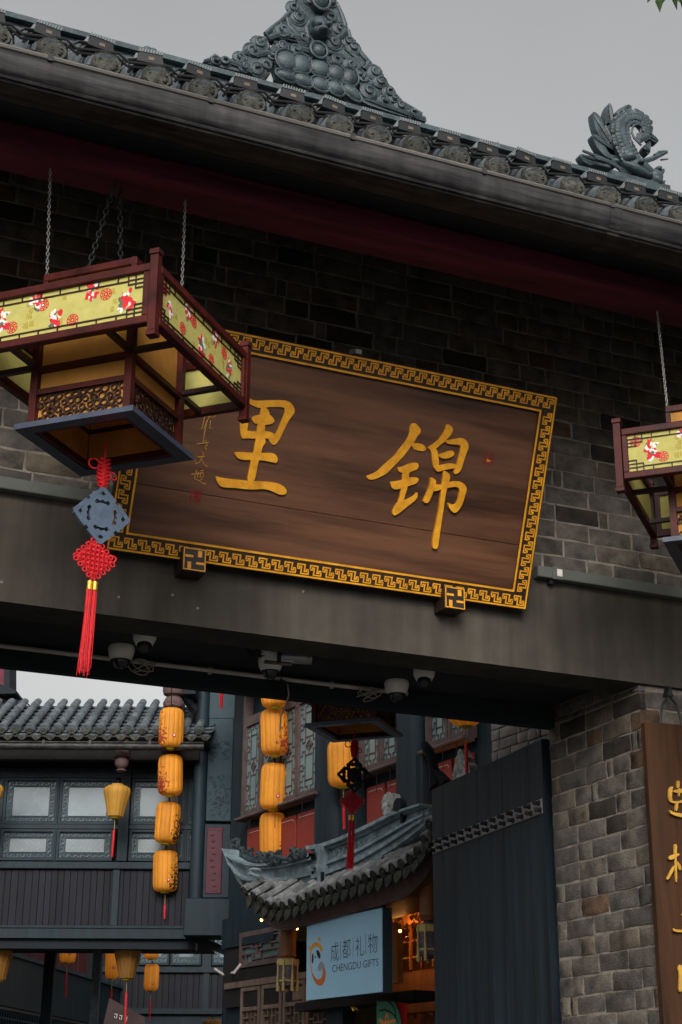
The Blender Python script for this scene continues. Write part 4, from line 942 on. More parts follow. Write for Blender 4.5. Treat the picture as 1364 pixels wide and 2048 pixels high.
# ================================================================== COUPLET BOARD
ca, cb = FAC.px(1294,1443,.085)
t = thing('couplet_board', 'tall brown wooden board with gold characters hung on the brick pier', 'board', (ca+.2,-.09,1.0))
q = B(); n = 8; wd = .40; rows = []
for z in (1.0, cb): rows.append([(ca+wd*i/n, -.062-.03*math.sin(math.pi*i/n)**.7-.001, z) for i in range(n+1)])
q.surf(rows); q.surf([[(ca+wd*i/n, -.035, z) for i in range(n,-1,-1)] for z in (1.0,cb)]); o_ = len(q.v)
q.surf([[rows[0][0],(ca,-.035,1.0)],[rows[1][0],(ca,-.035,cb)]]); q.surf([rows[1], [(ca+wd*i/n,-.035,cb) for i in range(n+1)]]); q.surf([rows[0][::-1], [(ca+wd*i/n,-.035,1.0) for i in range(n,-1,-1)]]); q.surf([[(ca+wd,-.035,1.0),rows[0][n]],[(ca+wd,-.035,cb),rows[1][n]]])
obj('panel', q, M_cwood, t, True)
S8 = 84/339; CB = Frame((0,-.094,0),(1,0,0),(0,0,1))
CH = [[[(290,85),(320,90),(310,150),(290,145)],[(235,135),(265,135),(255,160),(250,240),(270,265),(240,265),(225,240),(222,180)],[(260,165),(345,150),(420,150),(420,180),(345,185),(265,185)],[(250,250),(300,255),(360,235),(420,225),(420,250),(360,262),(300,272),(250,270)],[(395,150),(420,150),(425,250),(400,250)],[(300,150),(320,150),(312,215),(303,215)],[(280,270),(302,270),(292,330),(275,335)],[(220,322),(260,345),(340,355),(430,375),(430,395),(340,388),(250,365)]],
 [[(268,600),(295,600),(290,680),(292,760),(295,905),(280,905),(278,760),(272,690)],[(222,705),(250,685),(310,672),(312,690),(260,722),(235,728)],[(265,770),(278,780),(245,850),(220,888),(208,880),(225,845)],[(290,730),(320,770),(328,805),(310,812),(295,770)]],
 [[(258,1275),(290,1292),(400,1285),(400,1310),(270,1310)],[(330,1160),(420,1120),(420,1145),(335,1182)],[(350,1180),(375,1180),(370,1400),(352,1400)]],
 [[(300,1590),(320,1565),(345,1600),(335,1680),(335,1790),(305,1790),(310,1700),(310,1640)],[(345,1590),(430,1570),(430,1595),(345,1615)]]]
for ch in CH: strokes('character', ch, S8, 1280, 1540, CB, 0, .006, M_golddim, t, 1)
q = B()
for s in (0,1):
    A_ = W(1338,1390,1,-.05); Bq = W(1320 if s==0 else 1362,1440,1,-.05); m_ = (A_+Bq)/2+V(-.01 if s==0 else .01,0,.012)
    q.tube([A_,m_,Bq,Bq+V(0,0,-.02)], .006, 6)
A_ = W(1338,1384,1,-.05); q.prism(FAC, [(A_[0]-.018,A_[2]-.02),(A_[0],A_[2]+.028),(A_[0]+.018,A_[2]-.02)], .02, .06)
tag(obj('hook', q, M_black), 'black iron spike and twisted hooks holding the carved board on the pier', 'hook')
# ================================================================== TREE WITH OVERHANGING TWIG
LP = CAM + ray(1335,8)*5.2
t = thing('tree', 'leafy tree whose lowest twig dips into the sky above the roof', 'tree', (LP[0]+1.35,LP[1]-.4,0))
bx = t.location
q = B(); q.tube([(bx[0],bx[1],0),(bx[0]+.05,bx[1],2.2),(bx[0]-.1,bx[1]+.1,4.2),(bx[0]-.3,bx[1]+.15,5.6),(bx[0]-.5,bx[1]+.2,6.6)], [.14,.12,.10,.07,.04], 10); obj('trunk', q, M_bark, t, True)
q = B(); tip = LP+V(.02,0,.10); st_ = V(bx[0]-.3,bx[1]+.15,5.6)
if st_[2] < tip[2]+.3: st_ = V(bx[0]-.2,bx[1]+.1,tip[2]+.35)
q.tube([V(bx[0]-.1,bx[1]+.1,4.2), st_*.6+tip*.4+V(0,0,.25), tip+V(.12,0,.12), tip], [.05,.03,.012,.005], 7); LF6 = ((1318,-12,.05,-1),(1332,-20,-.3,-1),(1345,-15,.25,-1),(1352,-18,.6,-1),(1362,-14,.1,-1),(1306,-22,-.4,-1))
for l_ in LF6: q.tube([tip+V(.05,0,.05), CAM+ray(l_[0],l_[1])*5.2], .0015, 4)
obj('limb', q, M_bark, t, True)
q = B(); r = random.Random(4)
def leaf(c, d, L, w_):
    d = d/np.linalg.norm(d); s = np.cross(d, V(r.uniform(-1,1),r.uniform(-1,1),.6)); s /= np.linalg.norm(s); n = np.cross(s,d)
    q.add([c, c+d*L*.35+s*w_-n*.004, c+d*L, c+d*L*.35-s*w_-n*.004, c+d*L*.4+n*.003], [(0,1,4),(1,2,4),(2,3,4),(3,0,4)])
for (x,y,dx,dy) in LF6:
    c = CAM+ray(x,y)*5.2; leaf(c, CR*dx+CU*dy, .062 if y>-20 else .05, .014)
for i in range(420):
    c = tip+V(r.gauss(.75,.35),r.gauss(-.1,.3),abs(r.gauss(.42,.22))+.40)
    leaf(c, V(r.uniform(-1,1),r.uniform(-1,1),r.uniform(-1,.2)), r.uniform(.05,.09), r.uniform(.01,.018))
obj('crown', q, M_leaf, t)
# ================================================================== BRIDGE BUILDING (left, frame LB)
def px(fr, x, y, c=0): return fr.px(x, y, c)
bb_ = thing('gallery_building', 'dark timber gallery building with frosted windows bridging the street behind the gate', 'building', tuple(LB.P(-2.6,3.0,-.5)))
AL, AR = -5.2, -1.36
q = B(); q.box(LB, AL, AR, 3.246, 3.268, -2.5, -.11); obj('floor_slab', q, M_eave, bb_)
q = B(); q.box(LB, AL, AR, 3.152, 3.245, -.12, .05); obj('floor_beam', q, M_teal, bb_)
q = B(); q.box(LB, AL, AR, 3.246, 3.268, -.1, .062); obj('ledge', q, M_teal, bb_)
q = B(); q.box(LB, AL, AR, 3.06, 3.15, -.22, .0) ; obj('lower_beam', q, M_eave, bb_)
q = B(); q.box(LB, AL, AR, 3.27, 5.15, -2.4, -.12); obj('back_wall', q, M_dark, bb_)
a = AL
while a < AR:
    w_ = random.uniform(.058,.07); q = B(); q.bbox(LB, a+.0012, a+w_-.0012, 3.27, 3.80, -.03, -.004+random.uniform(-.003,.003), .003); obj('plank', q, M_planks, bb_); a += w_
q = B(); q.bbox(LB, AL, AR, 3.803, 3.872, -.06, .035, .006); obj('sill_rail', q, M_teal, bb_)
for x in (-4.35, -2.145): 
    q = B(); q.bbox(LB, x-.035, x+.035, 3.27, 3.80, -.02, .02, .005); obj('post', q, M_teal, bb_)
for x in (-4.30, -2.1):
    q = B(); q.bbox(LB, x-.052, x+.052, 3.875, 4.95, -.05, .045, .006); obj('post', q, M_teal, bb_)
    q = B(); c0 = LB.P(x,4.80,.40); q.lathe([(.012,-.14),(.03,-.128),(.05,-.12),(.045,-.11),(.03,-.10),(.05,-.085),(.066,-.06),(.068,-.02),(.05,.0),(.035,.008),(.07,.02),(.07,.22)], 14, c0); obj('hanging_column', q, M_fascia, bb_, True)
def chainring(q, fr, a0, a1, b0, b1, c, s=.02):            # a band of interlocked carved rings
    L, H = a1-a0, b1-b0; hor = L >= H; n = max(2, int((L if hor else H)/(s*1.25)))
    for i in range(n):
        t = (i+.5)/n; a, b = (a0+L*t, (b0+b1)/2) if hor else ((a0+a1)/2, b0+H*t)
        q.ring(fr, a, b, c, s*.78, s*.24, .008, 10, 1.0)
        q.bar(fr.P(a-s*.5,b-s*(.5 if i%2 else -.5),c+.004), fr.P(a+s*.5,b+s*(.5 if i%2 else -.5),c+.004), s*.22, .006)
def fret_window(fr, par, a0, a1, b0, b1, c=0, mt=None, glass=None, bd=.05):
    mt = mt or M_tealc
    q = B(); q.path(fr, [(a0+.012,b0+.012),(a1-.012,b0+.012),(a1-.012,b1-.012),(a0+.012,b1-.012),(a0+.012,b0+.012)], .024, c-.02, c+.012); f_ = obj('window', q, M_teal, par)
    q = B(); q.box(fr, a0+.02, a1-.02, b0+.02, b1-.02, c-.03, c-.022); obj('pane', q, glass or M_glass, f_)
    q = B(); i0, i1, j0, j1 = a0+.026, a1-.026, b0+.026, b1-.026
    for (x0,x1,y0,y1) in ((i0,i1,j1-bd,j1),(i0,i1,j0,j0+bd),(i0,i0+bd,j0+bd,j1-bd),(i1-bd,i1,j0+bd,j1-bd)): chainring(q, fr, x0, x1, y0, y1, c-.018, bd*.5)
    obj('carved_border', q, mt, f_)
    q = B(); e = bd+.004; q.path(fr, [(i0+e,j0+e),(i1-e,j0+e),(i1-e,j1-e),(i0+e,j1-e),(i0+e,j0+e)], .006, c-.018, c-.01); obj('inner_bead', q, M_teal, f_)
    return f_
for (a0,a1) in ((-4.24,-3.84),(-3.83,-3.31),(-3.29,-2.765),(-2.745,-2.2),(-2.04,-1.50),(-1.48,-1.40)):
    fret_window(LB, bb_, a0, a1, 4.235, 4.685, 0.0)
    f_ = fret_window(LB, bb_, a0, a1, 3.885, 4.185, 0.0)
    if a1-a0 > .2:
        q = B(); i0, i1, j0, j1 = a0+.08, a1-.08, 3.965, 4.105; n = 5
        for i in range(-2, 9):
            x = i0+(i1-i0)*i/7; h_ = j1-j0
            for s in (1,-1):
                xa, xb = x, x+s*h_
                ya, yb = j0, j1
                if xb > i1: yb = j0+(i1-xa)*1.0; xb = i1
                if xb < i0: yb = j0+(xa-i0); xb = i0
                if xa < i0 or xa > i1: continue
                q.bar(LB.P(xa,ya,-.019), LB.P(xb,yb,-.019), .0022, .002)
        obj('wire_mesh', q, M_steel, f_)
q = B()
for b0,b1 in ((4.19,4.23),(4.69,4.78)): q.box(LB, AL, AR, b0, b1, -.04, .02)
obj('window_rail', q, M_teal, bb_)
for x in (-3.82,-3.30,-2.755,-1.49): 
    q = B(); q.box(LB, x-.006, x+.006, 3.875, 4.19, -.035, .018); q.box(LB, x-.006, x+.006, 4.23, 4.69, -.035, .018); obj('mullion', q, M_teal, bb_)
q = B(); q.box(LB, AL, AR, 4.78, 5.2, -.1, -.02); obj('upper_wall', q, M_dark, bb_)
# fascia with pierced triangles
q = B(); r = random.Random(8); a = AL; fc = .36; q.box(LB, AL, AR, 4.985, 5.0, fc-.01, fc+.01); q.box(LB, AL, AR, 4.905, 4.918, fc-.01, fc+.01)
while a < AR-.12:
    w_ = r.uniform(.05,.09); z_ = [4.918,4.985]
    q.bar(LB.P(a,4.918,fc), LB.P(a+w_*.6,4.985,fc), .014, .012); q.bar(LB.P(a+w_*.6,4.985,fc), LB.P(a+w_,4.918,fc), .014, .012); a += w_
obj('pierced_frieze', q, M_fascia, bb_)
q = B(); q.box(LB, AL, AR, 4.80, 5.06, .25, .355); obj('eave_board', q, M_dark, bb_)
# roof tiles
EC = .50; a0e, b0e = LB.px(200,1463,EC); Sx = LB.px(228.2,1463,EC)[0]-a0e
e1 = LB.px(170,1463,EC); tile_b = b0e
bl2 = wloc(bb_); up_s = .60; slope = math.radians(27)
sdir = -LB.n*math.cos(slope)+LB.v*math.sin(slope); nrm2 = LB.n*math.sin(slope)+LB.v*math.cos(slope)
r2 = .042
def tile_piece(L, ra, rb, n=8):
    q = B(); vs = []
    for t, r_ in ((0,ra),(L,rb)):
        for j in range(n+1):
            th = math.pi*j/n; vs.append(LB.u*math.cos(th)*r_+nrm2*math.sin(th)*r_+sdir*t)
    q.add(vs, [(j,j+1,n+2+j,n+1+j) for j in range(n)]+[tuple(range(n,-1,-1))]); me = mesh(q, True, 'tile'); me.materials.append(M_tile); return me
TP = tile_piece(.20, r2*1.04, r2*.90); TPE = tile_piece(.06, r2*1.32, r2*1.25)
q = B(); q.lathe([(r2*.98,0),(r2,.012),(r2*.85,.014),(r2*.7,.01),(r2*.35,.014),(.003,.015)], 14, (0,0,0), LB.n); 
for k in range(3): q.bar(LB.u*-.022+LB.v*(k-1)*.016+LB.n*.012, LB.u*.022+LB.v*(k-1)*.016+LB.n*.012, .006, .006)
DM = mesh(q, True, 'disc'); DM.materials.append(M_tilecap)
q = B(); fr0 = Frame((0,0,0), LB.u, LB.v); q.prism(fr0, [(-.055,.0),(-.05,-.03),(-.025,-.055),(0,-.068),(.025,-.055),(.05,-.03),(.055,0),(.03,-.014),(0,-.02),(-.03,-.014)], -.008, .008); q.bar(fr0.P(0,-.02,.008), fr0.P(0,-.055,.008), .012, .006)
DR2 = mesh(q, False, 'drip'); DR2.materials.append(M_tilecap)
pv_ = []
for t, dz in ((0,.01),(.12,0)):
    for j in range(6):
        th = math.pi*(1+j/5); pv_.append(LB.u*math.cos(th)*Sx*.5+nrm2*(math.sin(th)*.02+dz)+sdir*t)
q = B(); q.add(pv_, [(j+1,j,6+j,7+j) for j in range(5)]); PT = mesh(q, True, 'pan'); PT.materials.append(M_tile)
k0 = int((AL-a0e)/Sx); k1 = int((AR+.1-a0e)/Sx)
for k in range(k0, k1+1):
    E0 = LB.P(a0e+k*Sx, tile_b, EC)
    for i in range(6): put(TP, 'roof_tile', E0+sdir*(.01+i*.19)+nrm2*.02, bb_, bl2)
    put(TPE, 'eave_collar', E0-sdir*.005+nrm2*.012, bb_, bl2); put(DM, 'eave_disc', E0+LB.v*.012+LB.n*.004, bb_, bl2)
    put(DR2, 'drip_tile', E0+LB.u*Sx*.5-LB.v*.022+LB.n*.0, bb_, bl2)
    for i in range(8): put(PT, 'pan_tile', E0+LB.u*Sx*.5+sdir*(.0+i*.145)+nrm2*.0, bb_, bl2)
q = B(); 
for s in (0,): q.add([LB.P(AL,tile_b-.02,EC-.01), LB.P(AR+.1,tile_b-.02,EC-.01), LB.P(AR+.1,tile_b-.02,EC-.01)+sdir*1.15, LB.P(AL,tile_b-.02,EC-.01)+sdir*1.15, LB.P(AL,tile_b-.5,EC-2.6), LB.P(AR+.1,tile_b-.5,EC-2.6), LB.P(AL,tile_b-.05,EC-.01), LB.P(AR+.1,tile_b-.05,EC-.01)], [(0,1,2,3),(3,2,5,4),(6,4,5,7),(0,6,7,1)])
obj('roof_bed', q, M_tile, bb_)
q = B(); g0 = LB.px(0,1491,.58)[1]; g1 = LB.px(390,1484,.58)[1]; gz = (g0+g1)/2
q.tube([LB.P(AL,gz-.02,.56), LB.P(AR+.06,gz-.02,.56)], .036, 10); q.tube([LB.P(AL,gz+.012,.59), LB.P(AR+.06,gz+.012,.59)], .009, 6)
for x in (87,180,300): a,_ = LB.px(x,1490,.58); q.box(LB, a-.012, a+.012, gz-.03, gz+.03, .54, .60)
obj('gutter', q, M_gutter, bb_, True)
# ---- corner post assembly
cp = thing('corner_pillar', 'teal corner pillar with carved relief and a maroon panel at the gallery end', 'pillar', tuple(LB.P(-1.27,2.0,.2)))
zA = .22
def lpx(x, y, c=zA): return LB.px(x, y, c)
a0,_ = lpx(385,1600); a1,_ = lpx(413,1600); q = B(); q.tube([LB.P((a0+a1)/2,3.50,zA), LB.P((a0+a1)/2,6.0,zA)], (a1-a0)/2, 16); obj('round_column', q, M_teal, cp, True)
a0,_ = lpx(412,1600); a1,_ = lpx(463,1600); q = B(); q.bbox(LB, a0, a1, 4.235, 6.0, zA-.22, zA, .006); shaft = obj('carved_shaft', q, M_tealc, cp)
q = B(); r = random.Random(21)
for i in range(150):
    a = r.uniform(a0+.02,a1-.02); b = r.uniform(4.27,5.02)
    if .28 < math.sin(b*9)*.5+.5: q.ball(LB.P(a,b,zA), r.uniform(.008,.02), r.uniform(.005,.012), .007, ax=[LB.u*math.cos(i)+LB.v*math.sin(i), -LB.u*math.sin(i)+LB.v*math.cos(i), LB.n], n=6, m=4)
for i in range(16): q.tube(spiral(LB, r.uniform(a0+.03,a1-.03), r.uniform(4.3,5.0), zA, r.uniform(.014,.028), 1.1, r.uniform(0,6), r.choice((-1,1)), 10), .004, 4)
obj('relief_carving', q, M_tealc, shaft, True)
b_s = lpx(437,1435)[1]; q = B(); q.bbox(LB, a0-.004, a1+.004, b_s-.01, b_s+.3, zA+.001, zA+.006, .003); obj('capital', q, M_tealc, cp)
bt, bo = lpx(435,1648)[1], lpx(435,1790)[1]; a0,_ = lpx(404,1700); a1,_ = lpx(461,1700)
q = B(); q.bbox(LB, a0, a1, bo-.03, bt, zA-.22, zA+.012, .008); obj('plinth', q, M_teal, cp)
p0,_ = lpx(412,1720); p1_,_ = lpx(445,1720); q = B(); q.bbox(LB, p0, p1_, bo+.005, bt-.035, zA+.0122, zA+.02, .008); pn = obj('maroon_panel', q, M_maroonp, cp)
q = B(); q.path(LB, [(p0+.018,bo+.03),(p1_-.018,bo+.03),(p1_-.018,bt-.06),(p0+.018,bt-.06),(p0+.018,bo+.03)], .006, zA+.02, zA+.024)
for i in range(9): q.ball(LB.P(r.uniform(p0+.04,p1_-.04), bo+.08+i*.06, zA+.02), .02, .012, .006, ax=[LB.u,LB.v,LB.n], n=7, m=4)
obj('panel_carving', q, M_maroonp, pn, True)
a0,b1 = lpx(370,1797,.3); a1,b0 = lpx(482,1872,.3); q = B(); q.bbox(LB, a0, a1, b0, b1, -.1, .32, .006); obj('bracket_box', q, M_teal, cp)
a0,_ = lpx(446,1950,.1); a1,_ = lpx(480,1950,.1); q = B(); q.tube([LB.P((a0+a1)/2,0,.1), LB.P((a0+a1)/2,b0+.0,.1)], (a1-a0)/2, 16); obj('lower_column', q, M_teal, cp, True)
q = B(); q.bar(LB.at(380,1873,.05), LB.at(450,1902,.05), .08, .07); obj('brace', q, M_eave, cp)
a0,_ = lpx(462,1600,.1); a1,_ = lpx(492,1600,.1); q = B(); q.bbox(LB, a0, a1+.05, 3.0, 6.0, -.1, .12, .006); q.tube([LB.P(a0+.07,3.1,.13),LB.P(a0+.07,6,.13)], .05, 10); obj('rear_post', q, M_teal, cp)
q = B(); c0 = LB.at(347,1408,.45); q.lathe([(.02,-.16),(.04,-.145),(.05,-.13),(.035,-.11),(.06,-.095),(.095,-.06),(.10,-.015),(.08,.025),(.06,.04),(.10,.06),(.11,.10),(.11,.9)], 16, c0+V(0,0,.03))
for i in range(10):
    t_ = i*.63; q.tube(spiral(Frame(c0+V(0,0,-.0)+(LB.u*math.cos(t_)+LB.n*math.sin(t_))*.095, -LB.u*math.sin(t_)+LB.n*math.cos(t_), (0,0,1)), 0, 0, 0, .022, 1.3, 0, 1, 8), .006, 4)
obj('hanging_column', q, M_fascia, cp, True)
q = B(); q.bar(LB.at(360,1380,.45), LB.at(388,1420,.3), .07, .05); q.box(LB, LB.px(340,1380,.45)[0], LB.px(392,1380,.45)[0], 5.42, 5.9, .1, .5); obj('eave_bracket', q, M_eave, cp)
# ---- gable of the pavilion behind, upper left
gb = thing('pavilion_gable', 'brown gable end with carved bargeboard above the gallery roof tiles', 'gable', tuple(LB.P(-4.2,4.5,-2.7)))
GC = -2.7
q = B(); q.prism(LB, [LB.px(x,y,GC) for x,y in ((-160,1340-60),(-160,1480),(8,1400),(8,1290))], GC-.5, GC); obj('wall', q, M_redbeam, gb)
q = B(); q.prism(LB, [LB.px(x,y,GC) for x,y in ((9,1290),(20,1290),(20,1383),(9,1380))], GC-.4, GC+.03); obj('post', q, M_eave, gb)
q = B(); q.prism(LB, [LB.px(x,y,GC) for x,y in ((-160,1350),(0,1372),(38,1388),(36,1393),(0,1394),(-160,1398))], GC-.4, GC+.15); obj('eave_board', q, M_eave, gb)
q = B(); q.prism(LB, [LB.px(x,y,GC) for x,y in ((-160,1396),(-20,1396),(30,1394),(70,1424),(70,1450),(-160,1470))], GC-.4, GC-.05); obj('bargeboard', q, M_tealc, gb)
q = B(); r = random.Random(31)
for i in range(26): a,b = LB.px(r.uniform(-10,40), r.uniform(1400,1416), GC); q.tube(spiral(LB, a, b, GC-.045, r.uniform(.03,.05), 1.2, i, r.choice((-1,1)), 10), .01, 4)
obj('carving', q, M_tile, gb, True)
q = B(); q.tube([LB.at(20,1375,GC), LB.at(75,1426,GC)], .008, 5); tag(obj('stay_wire', q, M_cable), 'thin wire slanting down from the brown gable to the gallery roof', 'wire')
# ================================================================== SILK LANTERNS
def silk_mat(name, col, print_, seed, em=.10):
    m_ = mat(name, col, .6, .12, 5, .05, trans=.3, coord='obj', emit=em); t = m_.node_tree; N = t.nodes; L = t.links; bs = N['Principled BSDF']
    tc = N.new('ShaderNodeTexCoord'); n = N.new('ShaderNodeTexNoise'); n.inputs['Scale'].default_value = 42; n.inputs['Detail'].default_value = 6
    oi = N.new('ShaderNodeObjectInfo'); ad = N.new('ShaderNodeVectorMath'); ad.operation = 'ADD'; L.new(tc.outputs['Object'], ad.inputs[0]); L.new(oi.outputs['Location'], ad.inputs[1]); L.new(ad.outputs[0], n.inputs['Vector'])
    sp = N.new('ShaderNodeSeparateXYZ'); L.new(tc.outputs['Object'], sp.inputs[0])
    f1 = N.new('ShaderNodeMapRange'); f1.inputs['From Min'].default_value = .02; f1.inputs['From Max'].default_value = .12; f1.inputs['To Min'].default_value = -.3; f1.inputs['To Max'].default_value = .13; L.new(sp.outputs[0], f1.inputs['Value'])
    f2 = N.new('ShaderNodeMapRange'); f2.inputs['From Min'].default_value = .12; f2.inputs['From Max'].default_value = -.12; f2.inputs['To Min'].default_value = -.15; f2.inputs['To Max'].default_value = .05; L.new(sp.outputs[2], f2.inputs['Value'])
    s1 = N.new('ShaderNodeMath'); s1.operation = 'ADD'; L.new(f1.outputs[0], s1.inputs[0]); L.new(f2.outputs[0], s1.inputs[1])
    s2 = N.new('ShaderNodeMath'); s2.operation = 'ADD'; L.new(s1.outputs[0], s2.inputs[0]); L.new(n.outputs['Fac'], s2.inputs[1])
    gt_ = N.new('ShaderNodeMapRange'); gt_.inputs['From Min'].default_value = .56; gt_.inputs['From Max'].default_value = .60; L.new(s2.outputs[0], gt_.inputs['Value'])
    old = bs.inputs['Base Color'].links[0].from_socket
    mx = N.new('ShaderNodeMix'); mx.data_type = 'RGBA'; mx.inputs[7].default_value = (*print_,1); L.new(gt_.outputs[0], mx.inputs[0]); L.new(old, mx.inputs[6])
    for l in list(old.links):
        if l.to_node != mx: s_ = l.to_socket; L.remove(l); L.new(mx.outputs[2], s_)
    an = N.new('ShaderNodeMath'); an.operation = 'ARCTAN2'; L.new(sp.outputs[1], an.inputs[0]); L.new(sp.outputs[0], an.inputs[1])
    ml = N.new('ShaderNodeMath'); ml.operation = 'MULTIPLY'; ml.inputs[1].default_value = 14/(2*math.pi); L.new(an.outputs[0], ml.inputs[0])
    fl = N.new('ShaderNodeMath'); fl.operation = 'FLOOR'; L.new(ml.outputs[0], fl.inputs[0])
    wn_ = N.new('ShaderNodeTexWhiteNoise'); wn_.noise_dimensions = '2D'; cb_ = N.new('ShaderNodeCombineXYZ'); L.new(fl.outputs[0], cb_.inputs[0]); L.new(oi.outputs['Random'], cb_.inputs[1]); L.new(cb_.outputs[0], wn_.inputs['Vector'])
    fr_ = N.new('ShaderNodeMath'); fr_.operation = 'FRACT'; L.new(ml.outputs[0], fr_.inputs[0])
    pg = N.new('ShaderNodeMath'); pg.operation = 'PINGPONG'; pg.inputs[1].default_value = .5; L.new(fr_.outputs[0], pg.inputs[0])
    sm = N.new('ShaderNodeMapRange'); sm.inputs['From Min'].default_value = .0; sm.inputs['From Max'].default_value = .08; sm.inputs['To Min'].default_value = .62; sm.inputs['To Max'].default_value = 1.0; L.new(pg.outputs[0], sm.inputs['Value'])
    vr = N.new('ShaderNodeMapRange'); vr.inputs['To Min'].default_value = .72; vr.inputs['To Max'].default_value = 1.08; L.new(wn_.outputs['Value'], vr.inputs['Value'])  # random tone per gore puts the shading of differently facing panels into the colour
    mu = N.new('ShaderNodeMath'); mu.operation = 'MULTIPLY'; L.new(sm.outputs[0], mu.inputs[0]); L.new(vr.outputs[0], mu.inputs[1])
    sc_ = N.new('ShaderNodeVectorMath'); sc_.operation = 'SCALE'; L.new(mu.outputs[0], sc_.inputs['Scale'])
    for l in list(mx.outputs[2].links): s_ = l.to_socket; L.remove(l); L.new(sc_.outputs[0], s_)
    L.new(mx.outputs[2], sc_.inputs[0])
    return m_
SK = [silk_mat('silk_orange_ink', (.85,.34,.035), (.06,.03,.01), 1), silk_mat('silk_orange_plum', (.85,.34,.035), (.35,.05,.02), 2)]
SKA = silk_mat('silk_amber', (.55,.29,.05), (.22,.12,.04), 3, .08)
SKD = silk_mat('silk_dark_amber', (.34,.16,.035), (.08,.04,.012), 4, .03)
def silk(kind, R, H, label, group, loc, mt, rotz=0, tassel=.3, emblem=True, eoff=.35):
    t = thing('silk_lantern', label, 'lantern', (0,0,0), group)
    q = B(); n = 14
    if kind == 'drum': pr_ = [(.45,-1),(.7,-.985),(.86,-.92),(.96,-.80),(1,-.6),(1,.6),(.96,.80),(.86,.92),(.7,.985),(.45,1)]
    elif kind == 'pear': pr_ = [(.50,-1),(.58,-.97),(.64,-.75),(.74,-.35),(.86,.05),(.97,.4),(1,.58),(.92,.76),(.70,.88),(.46,.93),(.44,1)]
    else: pr_ = [(.3,-1),(.45,-.97),(.75,-.8),(.93,-.5),(1,-.15),(1,.15),(.93,.5),(.75,.8),(.45,.97),(.3,1)]
    q.lathe([(a*R,b*H) for a,b in pr_], n*4, ripple=.05, lobes=n); obj('shade', q, mt, t, True)
    q = B(); q.lathe([(R*.34,-H*1.09),(R*.36,-H*1.08),(R*.42,-H*.995)], 16); obj('lower_ring', q, mat('yellow_rim',(.62,.52,.03),.6,.1,5,0) if 'yellow_rim' not in MATS else MATS['yellow_rim'], t, True)
    q = B(); q.lathe([(R*.42,H*.995),(R*.36,H*1.05),(.01,H*1.06)], 16); q.tube([(0,0,H*1.05),(.004,0,H*1.15),(-.003,0,H*1.27)], .006, 5); obj('hanger', q, M_black, t)
    if emblem:
        th = -1.985+eoff-rotz; F_ = Frame((math.cos(th)*R*1.0, math.sin(th)*R*1.0, -H*.5), (-math.sin(th),math.cos(th),0), (0,0,1)); q = B()
        q.lathe([(.016,.0),(.016,.006)], 14, F_.O, F_.n); em = obj('emblem', q, M_pred, t)
        q = B(); q.box(F_, -.009,.009,-.003,.003,.0065,.008); q.box(F_, -.0035,.0035,-.010,.010,.0066,.0081); obj('emblem_mark', q, M_pwhite, em)
    if tassel:
        q = B(); q.tube([(0,0,-H*1.09),(0,0,-H*1.09-.10)], .003, 4); obj('tassel_cord', q, M_silk, t)
        q = B(); q.lathe([(.004,0),(.011,-.02),(.012,-tassel*.5),(.010,-tassel)], 8, (0,0,-H*1.09-.10)); obj('tassel', q, M_cord, t, True)
    t.location = tuple(loc); t.rotation_euler = (random.uniform(-.035,.035),random.uniform(-.035,.035),rotz); return t
def hang(px_, py_, d, wpx, hpx, label, group, mt, kind='drum', rotz=0, tassel=0, emblem=True):
    c = CAM+ray(px_,py_)*d; k = d/FPX
    return silk(kind, wpx*k/2, hpx*k/2*.96, label, group, c, mt, rotz, tassel, emblem)
G1, G2, G3 = 'lantern string before the gallery', 'lantern string before the lattice windows', 'amber lanterns of the gallery'
for i, (x,y,lab) in enumerate(((342.5,1457,'topmost orange silk lantern of the string beside the teal column'),(340.7,1550.5,'second lantern from the top of the string beside the teal column'),(335.4,1645.5,'third lantern of the string beside the teal column, painted with black trees'),(330.8,1742,'bottom lantern of the string beside the teal column, above dark planks'))):
    hang(x, y, 15.2, 50, 83, lab, G1, SK[i<2], rotz=[3.3,3.4,-.75,-.8][i], tassel=.14 if i==3 else 0, emblem=i in (0,3))
for i, (x,y,lab) in enumerate(((548.8,1370,'orange lantern whose base peeks below the beam, top of the string by the lattice windows'),(548.8,1464.5,'orange lantern painted with red plum before the lattice windows'),(548,1573,'plain orange lantern with red emblem before the window sill'),(546.6,1672,'orange lantern with black ink trees before the red panels, bottom of its string'))):
    hang(x, y, 13.4, 55, 94, lab, G2, SK[i==1], rotz=[0,-.95,1.2,-.6][i], emblem=i==2)
hang(686,1527,12.4,62,95,'orange lantern half hidden behind the inner square lantern',G2,SK[0],rotz=1.2,tassel=.22)
hang(930,1422,10.5,72,64,'round orange lantern with yellow base over the black door',None or 'round lanterns of the shop row',SK[1],'round',rotz=2,tassel=.36,emblem=False)
hang(233,1601,15.0,55,68,'amber pear-shaped lantern hanging before the gallery post',G3,SKA,'pear',tassel=.26,emblem=False); hang(-22,1597,15.0,55,68,'amber pear-shaped lantern cut by the picture edge before the gallery windows',G3,SKA,'pear',tassel=.26,emblem=False)
def cordline(pts, label, d):
    q = B(); q.tube([CAM+ray(x,y)*d for x,y in pts], .005, 5); tag(obj('hanging_cable', q, M_cable), label, 'cable')
cordline([(343,1300),(343,1412),(342,1457),(338,1600),(331,1742)], 'black cord threading the four lanterns beside the teal column', 15.2)
cordline([(549,1260),(549,1370),(548.8,1464),(548,1573),(546.6,1672)], 'black cord threading the lantern string by the lattice windows', 13.4)
